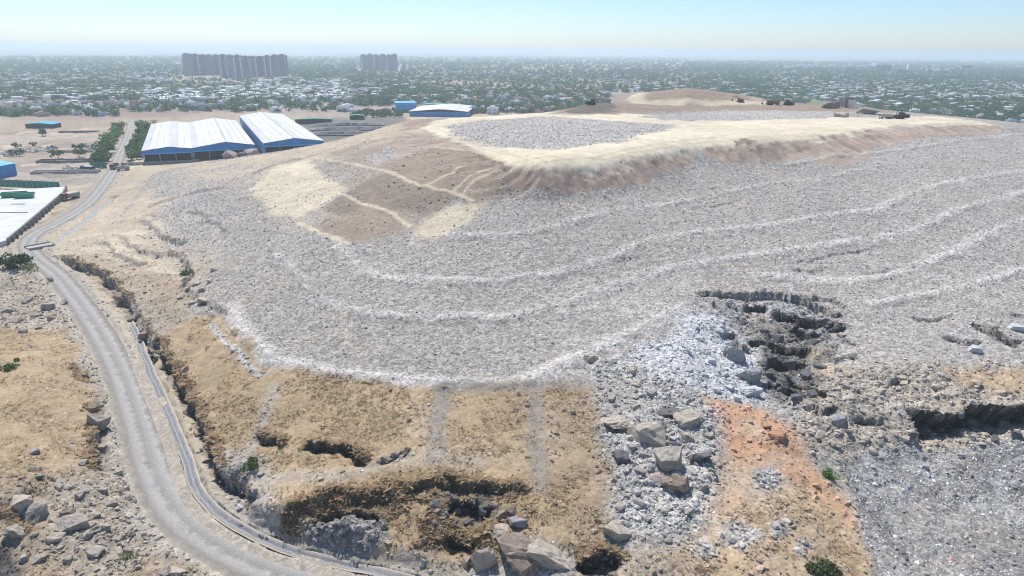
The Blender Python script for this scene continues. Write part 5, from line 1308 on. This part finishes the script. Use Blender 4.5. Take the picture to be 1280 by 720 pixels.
truck(1106, 148.5, math.radians(100), 'pale truck standing beside dark machine on the sandy plateau', (.6, .58, .52), (.5, .42, .3), s=.9)
truck(966, 131, math.radians(80), 'rust red truck at the far left of the machines behind the plateau', (.32, .09, .05), (.25, .12, .08))
M_CATY = plain_mat('machine_yellow', (.50, .33, .05), .5, .15, 1); M_CATD = plain_mat('machine_dark', (.05, .048, .045), .7, .2, 1)
def excavator(px, py, rz, label, mat):
    p = spot(px, py); t = tag(empty('excavator', p, rz), label, 'excavator'); t.scale = (.85, .85, .85)
    for sx in (-1, 1):
        MB().prism([(-2.0, .1), (1.9, .1), (2.3, .5), (2.0, .95), (-2.0, .95), (-2.4, .5)], 'x', sx * 1.25 - .3, sx * 1.25 + .3).build('track', M_TYRE, t, .04)
    h_ = MB().prism([(-2.3, 1.05), (1.2, 1.05), (1.2, 1.9), (-.2, 2.2), (-2.3, 2.1)], 'x', -1.3, 1.3).build('body', mat, t, .08)
    cb = MB().prism([(-.1, 1.91), (1.5, 1.91), (1.3, 3.0), (-.1, 3.05)], 'x', -1.25, -.25).build('cab', mat, t, .05); MB().prism([(1.46, 2.1), (1.32, 2.9), (1.37, 2.9), (1.51, 2.1)], 'x', -1.15, -.35).build('window', M_GLASS, cb)
    bo = MB(); bo.tube((.4, 1.0, 1.7), (.4, 3.2, 4.0), .28, .24, 6); bo.tube((.4, 3.2, 4.0), (.4, 5.2, 3.4), .24, .2, 6); bo.build('boom', mat, t)
    MB().tube((.4, 5.2, 3.5), (.4, 5.6, 1.2), .2, .15, 6).build('arm', mat, t)
    MB().prism([(5.4, 1.3), (6.0, 1.1), (6.1, .4), (5.2, .3), (5.0, .8)], 'x', -.1, .9).build('bucket', M_CATD, t)
    return t
def dozer(px, py, rz, label, mat):
    p = spot(px, py); t = tag(empty('bulldozer', p, rz), label, 'bulldozer')
    for sx in (-1, 1): MB().prism([(-2.2, .1), (1.6, .1), (2.1, .55), (1.7, 1.1), (-2.0, 1.1), (-2.5, .55)], 'x', sx * 1.2 - .3, sx * 1.2 + .3).build('track', M_TYRE, t, .04)
    MB().prism([(-2.3, .8), (2.2, .8), (2.2, 1.9), (.4, 2.1), (-2.3, 1.9)], 'x', -.85, .85).build('body', mat, t, .06)
    cb = MB().box(-.8, .8, -1.9, .2, 2.11, 3.3).build('cab', mat, t, .05); MB().box(-.7, .7, .21, .24, 2.3, 3.1).build('window', M_GLASS, cb)
    MB().prism([(3.0, .1), (3.2, .15), (3.05, .8), (3.25, 1.6), (3.1, 1.65), (2.9, .8)], 'x', -1.9, 1.9).build('blade', M_CATD, t)
    for sx in (-1, 1): MB().tube((sx * 1.55, -.4, .7), (sx * 1.55, 3.0, .6), .1, .1, 6).build('push_arm', mat, t)
    return t
dozer(1123, 148.5, math.radians(80), 'dark bulldozer on the sandy plateau, nearest to the plain at right', M_CATD)
excavator(1131, 147, math.radians(40), 'dark excavator right behind the bulldozer on the sandy plateau', M_CATD)
dozer(985, 131.5, math.radians(-75), 'low dark bulldozer among the machines behind the plateau', M_CATD)
excavator(962, 131, math.radians(100), 'brown excavator next to the rust red truck', plain_mat('machine_rust', (.25, .12, .06)))
excavator(925, 127.5, math.radians(60), 'small dark red excavator on the shoulder of the back hill', plain_mat('machine_red', (.22, .07, .05)))
dozer(739, 131, math.radians(70), 'tiny dark bulldozer on the dark earth of the back hill', M_CATD)
# concrete hopper and heaps behind the plateau
p = spot(1058, 134); t = tag(empty('hopper_ruin', p, .2), 'grey concrete hopper block on the debris heap behind the plateau', 'hopper')
MB().prism([(-3, -.5), (3.5, -.5), (4.2, 5.2), (-2, 5.8)], 'x', -3, 3).build('block', M_CONCD, t, .15); MB().prism([(-9, -.5), (-3.1, -.5), (-3.1, 4.4), (-4, 4.6)], 'x', -2.2, 2.2).build('ramp', M_CONC, t, .1)
for i, (px, py, w, mat, lab) in enumerate([(1040, 135, 26, 'brown', 'brown pointed debris heap left of the concrete hopper'), (1068, 134, 10, 'white', 'white stone block just right of the concrete hopper'), (1052, 146, 20, 'cream', 'pale stone heap below the concrete hopper'), (1085, 142, 26, 'brown', 'low brown debris heap between hopper and bulldozer')]):
    boulder(px, py, w, mat, lab, .5, .9, seed=300 + i, name='debris_heap')

# ---------------------------------------------------------------- trees and houses of the plain
def visible(P3):
    """is a point seen over the land (vectorised)"""
    f = np.linspace(.12, .985, 90)[:, None]
    x = P3[None, :, 0] * f; y = P3[None, :, 1] * f; z = CAM_Z + (P3[None, :, 2] - CAM_Z) * f
    ok = np.ones(len(P3), bool)
    for k in range(len(f)): ok &= land_z(x[k], y[k]) < z[k]
    a, b_ = proj(P3); return ok & (a > -6) & (a < 1286)
ZONES = [  # x0, y0, x1, y1, houses, trees, how reddish the houses are
    (180, 99, 440, 129, 620, 800, .05), (0, 99, 180, 126, 260, 850, .1), (0, 72, 430, 99, 420, 1500, .1), (430, 72, 860, 99, 420, 1500, .3), (860, 77, 1285, 101, 420, 1900, .15),
    (440, 99, 560, 133, 120, 420, .35), (560, 92, 760, 133, 220, 800, .5), (760, 88, 960, 116, 110, 800, .2), (960, 100, 1285, 126, 380, 900, .15), (1040, 124, 1285, 168, 50, 700, .2),
    (560, 128, 760, 143, 30, 260, .3), (900, 112, 1010, 131, 10, 300, .2), (0, 130, 150, 146, 60, 90, .15), (230, 88, 470, 101, 0, 520, .1), (150, 128, 440, 141, 50, 80, .3), (20, 165, 110, 200, 0, 4, 0), (440, 140, 500, 148, 0, 26, 0), (1180, 108, 1285, 168, 20, 260, .1)]
TOWERS_KEEP = [(225, 66, 366, 99), (446, 64, 500, 91)]
H = []; T = []
for x0, y0, x1, y1, nh, ntr, red in ZONES:
    for n_, out in ((int(nh * 2.0), H), (int(ntr * 2.4), T)):
        if not n_: continue
        a = rng.uniform(x0, x1, n_ * 2); b_ = rng.uniform(y0, y1, n_ * 2)
        p = on_level(a, b_, 0.0)
        dens = .5 * fbm(p[:, 0], p[:, 1], 220, 3, 201 if out is H else 202) + .45 * rng.normal(0, 1, len(p))
        p = p[np.argsort(-dens)[:n_]]
        keep = np.ones(len(p), bool)
        qx, qy = proj(p)
        for k in TOWERS_KEEP: keep &= ~((qx > k[0]) & (qx < k[2]) & (qy > k[3] - 5) & (qy < k[3] + .5))
        keep &= (np.hypot(p[:, 0], p[:, 1]) < 9000)
        keep &= ~((fbm(p[:, 0], p[:, 1], 300, 3, 231) > .3) & (rng.random(len(p)) < .6))
        belt = fbm(p[:, 0], p[:, 1], 300, 3, 241)
        keep &= ~((belt > .25) & (rng.random(len(p)) < .7)) if out is H else ~((belt < -.25) & (rng.random(len(p)) < .3))
        p = p[keep]
        out += [(*q_, red) for q_ in p]
H = np.array(H); T = np.array(T)
hd = np.hypot(H[:, 0], H[:, 1]); td = np.hypot(T[:, 0], T[:, 1])
hv = visible(np.column_stack([H[:, :2], np.full(len(H), 3.5)])); tv_ = visible(np.column_stack([T[:, :2], np.full(len(T), 5.0)]))
onm = lambda A: inside(A[:, 0], A[:, 1], MOUND)
hv &= ~onm(H); tv_ &= ~onm(T)
H, hd = H[hv], hd[hv]; T, td = T[tv_], td[tv_]
o_ = np.argsort(hd); H, hd = H[o_], hd[o_]; o_ = np.argsort(td); T, td = T[o_], td[o_]
M_HOUSE = [plain_mat('house_white', (.80, .80, .79), .9, .08, .2), plain_mat('house_cream', (.62, .57, .48), .9, .08, .2), plain_mat('house_grey', (.46, .46, .46), .9, .1, .2), plain_mat('house_pink', (.55, .37, .30), .9, .1, .2), plain_mat('house_blue', (.42, .54, .62), .9, .08, .2)]
H_LABEL = ['white flat roofed house in the settlement beyond the landfill', 'cream flat roofed house in the settlement beyond the landfill', 'grey unpainted house in the settlement beyond the landfill', 'pink brick coloured house in the settlement beyond the landfill', 'pale blue house in the settlement beyond the landfill']
def house_mesh(k, mi):
    r = random.Random(k * 10 + mi); w, d, h = r.uniform(7, 12), r.uniform(7, 13), r.choice((3.4, 3.6, 6.6, 6.8)); mb = MB()
    mb.box(-w / 2, w / 2, -d / 2, d / 2, -.3, h)
    for a in ((-w / 2 - .1, w / 2 + .1, -d / 2 - .1, -d / 2 + .15), (-w / 2 - .1, w / 2 + .1, d / 2 - .15, d / 2 + .1), (-w / 2 - .1, -w / 2 + .15, -d / 2 + .151, d / 2 - .151), (w / 2 - .15, w / 2 + .1, -d / 2 + .151, d / 2 - .151)): mb.box(*a, h + .003, h + .8)
    mb.box(-w / 4, w / 6, 0, d / 3, h + .003, h + 2.3)
    nw = len(mb.f)
    for fl in range(int(h / 3.2)):
        for xx in (-w * .3, w * .25): mb.box(xx - .6, xx + .6, -d / 2 - .05, -d / 2 - .005, fl * 3.2 + 1, fl * 3.2 + 2.3)
        for yy in (-d * .25, d * .25): mb.box(w / 2 + .005, w / 2 + .05, yy - .6, yy + .6, fl * 3.2 + 1, fl * 3.2 + 2.3)
    me = mb.mesh('house', M_HOUSE[mi]); me.materials.append(M_DARK)
    for i, pl in enumerate(me.polygons): pl.material_index = 1 if i >= nw else 0
    return me
HM = {(k, m): house_mesh(k, m) for k in range(4) for m in range(5)}
NI = min(300, len(H))
def hcol(red): 
    u = random.random()
    return 3 if u < red * .7 else (1 if u < red * .7 + .2 else (2 if u < red * .7 + .36 else (4 if u < red * .7 + .42 else 0)))
for i in range(NI):
    m = hcol(H[i, 3]); o = link('house', HM[(random.randrange(4), m)], None, (H[i, 0], H[i, 1], float(land_z(H[i, 0], H[i, 1]))), random.choice((.75, .6, .9, -.2)) + random.uniform(-.25, .25))
    s_ = random.uniform(.6, .95); o.scale = (s_, s_, s_ * random.uniform(.8, 1.1)); tag(o, H_LABEL[m], 'house', 'houses of the settlement beyond the landfill')
R = H[NI:]; n = len(R)
BOXV = np.array([(-1, -1, -.2), (1, -1, -.2), (1, 1, -.2), (-1, 1, -.2), (-1, -1, 1), (1, -1, 1), (1, 1, 1), (-1, 1, 1)], float)
BOXF = np.array([(0, 1, 5, 4), (1, 2, 6, 5), (2, 3, 7, 6), (3, 0, 4, 7), (4, 5, 6, 7)])
hc = np.array([(.80, .80, .79), (.62, .57, .48), (.46, .46, .46), (.55, .37, .30), (.42, .54, .62)])[[hcol(r_) for r_ in R[:, 3]]]
k_ = np.clip(hd[NI:] / 2200, 1, 1.8)
tag(merge_scatter('distant_houses', BOXV, BOXF, np.column_stack([R[:, :2], np.zeros(n)]), np.column_stack([rng.uniform(2.4, 5.5, n) * k_, rng.uniform(2.4, 4.5, n) * k_, rng.uniform(2.8, 6, n)]), rng.uniform(.1, 1.3, n), np.zeros(n), hc, attr_mat('far_house_paint', .9)), 'pale far settlement houses spread among trees to the horizon', 'houses', None, 'stuff')

def crown_mesh(k, mat):
    V, F, c = leaf_cloud(500 + k, 110, 7, .24, .9); V = V.copy(); V[:, 2] = V[:, 2] * .85 + .35
    return mesh_np('crown', V, F, mat, False, {'Val': ('POINT', c)})
CM = [crown_mesh(k, (M_LEAF3, M_LEAF4, M_LEAF2)[k % 3]) for k in range(9)] + [crown_mesh(k, M_LEAF5) for k in (20, 21, 22)]
TRM = MB().tube((0, 0, -.1), (.03, .02, .55), .07, .045, 6).tube((.03, .02, .5), (.3, .1, .85), .045, .02, 5).tube((.03, .02, .5), (-.25, -.1, .85), .045, .02, 5).mesh('trunk', M_BARK)
def tree(x, y, s, label, group, k=None):
    k = random.randrange(9) if k is None else k
    t = link('tree', None, None, (x, y, float(land_z(x, y))), random.uniform(0, 6.28), (s, s, s * random.uniform(.85, 1.25)))
    link('crown', CM[k], t); link('trunk', TRM, t); return tag(t, label, 'tree', group)
nt_ = 0
for (lab, grp, poly, n_) in (('leafy green tree in the belt left of the upper road', 'trees left of the upper road', [(156, 160), (150, 185), (138, 205), (126, 208), (118, 205), (135, 178), (150, 158)], 62), ('leafy green tree in the belt between upper road and sheds', 'trees between road and sheds', [(165, 163), (186, 157), (184, 175), (178, 200), (154, 203), (160, 180)], 46)):
    A = on_level(*np.array(poly, float).T, 0.0)[:, :2]; c_ = 0
    while c_ < n_:
        x = random.uniform(A[:, 0].min(), A[:, 0].max()); y = random.uniform(A[:, 1].min(), A[:, 1].max())
        if not inside(np.array([x]), np.array([y]), A)[0]: continue
        if seg_dist(np.array([x]), np.array([y]), ROAD)[0][0] < 6.5: continue
        tree(x, y, random.uniform(2.6, 4.2), lab, grp, random.choice((9, 10, 11, 9, 0))); c_ += 1; nt_ += 1
NT = 300 - nt_
for i in range(min(NT, len(T))):
    tree(T[i, 0], T[i, 1], random.uniform(2.0, 3.6), 'dark green tree standing among the houses beyond the landfill', 'trees of the plain beyond the landfill')
R = T[NT:]; n = len(R); rd = td[NT:]
# distant crowns: jagged little domes of bent faces
k = 9; a = rng.uniform(0, 6.28, (n, k)); e = rng.uniform(.05, 1.45, (n, k)); rr = rng.uniform(.7, 1.15, (n, k))
c = np.stack([np.cos(a) * np.cos(e) * rr, np.sin(a) * np.cos(e) * rr, .35 + np.sin(e) * rr * .9], -1)
t1 = rng.normal(0, .55, (n, k, 3)); t2_ = rng.normal(0, .55, (n, k, 3)); t3 = -(t1 + t2_) * .8
tvv = np.stack([c + t1, c + t2_, c + t3], 2).reshape(n, k * 3, 3)
s = rng.uniform(1.8, 3.8, n) * np.clip(rd / 1500, 1, 3.2)
col = np.array((.058, .13, .055)) * rng.uniform(.6, 1.5, (n, 1)) * (1 + rng.normal(0, .08, (n, 3)))
tag(merge_scatter('distant_trees', tvv, np.arange(k * 3).reshape(k, 3), np.column_stack([R[:, :2], np.zeros(n)]), np.column_stack([s, s, np.minimum(s, 6.5)]), np.zeros(n), np.zeros(n), col, attr_mat('far_leaves', .9, through=.45)), 'distant mass of dark green trees spread over the plain', 'trees', None, 'stuff')

# ---------------------------------------------------------------- towers and long blocks far behind
M_TW = [plain_mat('tower_grey', (.20, .22, .255), .9, .1, .05), plain_mat('tower_grey_dark', (.11, .125, .155), .9, .1, .05)]; M_TWL = plain_mat('tower_light', (.52, .53, .55), .9, .1, .05); M_TWW = plain_mat('tower_white', (.70, .68, .64), .9, .08, .05)
def tower(px, py, wpx, hpx, label, group, body, fin, bays=3, floors=14):
    p = on_level(float(px), float(py), 0.0); D = math.hypot(p[0], p[1]); w = wpx * D / FPX; h = .93 * hpx * D / FPX; d = w * 1.1
    t = tag(empty('tower_block', p, -math.atan2(p[0], p[1]) * .6), label, 'tower', group)
    MB().box(-w / 2, w / 2, 0, d, -.5, h).build('wall', body, t)
    for i in range(bays):
        xx = -w / 2 + w * (i + .5) / bays
        MB().box(xx - w / bays * .28, xx + w / bays * .28, -1.2, -.01, 0, h - 1.5).build('balcony_stack', fin if i % 2 == 0 else body, t)
    MB().box(-w * .2, w * .2, d * .3, d * .6, h + .01, h + 3).build('lift_house', body, t)
    me = MB().box(-w / 2 - .05, w / 2 + .05, -.25, -.02, 0, 1.1).mesh('floor_band', body)
    for f_ in range(2, floors, 2): link('floor_band', me, t, (0, 0, h * f_ / floors))
    for sx in (-1, 1):
        MB().box(sx * w * .35 - 1.2, sx * w * .35 + 1.2, d * .6, d * .75, h + .01, h + 2.2).build('water_tank', fin, t)
_x = [(236, 95, 9, 24), (246, 94.5, 10, 23), (256, 94, 8, 22), (264, 94, 8, 22), (272, 94, 8, 22), (281, 97, 9, 25), (290, 97.5, 7, 25), (299, 97.5, 10, 25), (309, 96.5, 9, 23), (318, 96.5, 9, 23), (327, 96, 8, 22.5), (336, 96.5, 9, 24), (345, 95.5, 8, 24), (354, 95, 10, 24)]
for i, (a, b_, w, h) in enumerate(_x):
    tower(a, b_, w, h, 'dark grey high-rise tower in the long far row, ' + nth([q[0] for q in _x])[i], 'long row of dark towers', M_TW[1] if i % 3 else M_TW[0], M_TWL if i in (1, 5, 7, 9, 11) else M_TW[0], 3)
for i, a in enumerate((455, 463, 471, 479, 487, 493.5)):
    tower(a, 89 + .3 * (i % 2), 6.6, 19 + (i % 2), 'grey high-rise tower in the short far row, ' + nth(range(6))[i], 'short row of grey towers', M_TW[0], M_TWL if i % 2 == 0 else M_TW[0], 2)
for i, a in enumerate((1119, 1126, 1138, 1143)): tower(a, 90.5, 6, 8.5, 'pale cream apartment tower far off behind the plateau, ' + nth(range(4))[i], 'pale towers on the right', M_TWW, M_TWW, 2, 6)
for i, a in enumerate((1098, 1105, 1111)): tower(a, 90.5, 5.5, 7.5, 'blue grey far tower beside the pale cream towers, ' + nth(range(3))[i], 'grey towers on the right', M_TW[0], M_TW[1], 2, 6)
for i, a in enumerate((1205, 1211)): tower(a, 90.5, 5, 7, 'dark small tower on the horizon, ' + ('left' if i == 0 else 'right') + ' one of two', 'dark far right towers', M_TW[0], M_TW[1], 2, 6)
for i in range(15): tower(984 + 7.3 * i, 87 - .02 * i, 6.2, 3.6 + (i * 7 % 3) * .5, 'low white apartment block in the long far line, ' + nth(range(15))[i], 'line of white blocks', M_TWW, M_TWL, 3, 4)
for i in range(8): tower(1152 + 4.6 * i, 90 + .2 * i, 4, 2.8 + (i % 2), 'low cream block beyond the pale cream towers, ' + nth(range(8))[i], 'cream blocks on the right', M_TWW, M_TWL, 2, 4)

# ---------------------------------------------------------------- haze
m = bpy.data.materials.new('haze_air'); m.use_nodes = True
for n_ in list(m.node_tree.nodes):
    if n_.type == 'BSDF_PRINCIPLED': m.node_tree.nodes.remove(n_)
vol = m.node_tree.nodes.new('ShaderNodeVolumePrincipled')
vol.inputs['Color'].default_value = (.76, .89, .985, 1); vol.inputs['Density'].default_value = .00023; vol.inputs['Anisotropy'].default_value = .25
m.node_tree.links.new(vol.outputs[0], [n_ for n_ in m.node_tree.nodes if n_.type == 'OUTPUT_MATERIAL'][0].inputs['Volume'])
hz = MB().box(-35000, 35000, -35000, 35000, -6, 80).build('haze', m)
tag(hz, 'pale blue haze hanging over the plain', 'haze', None, 'stuff')
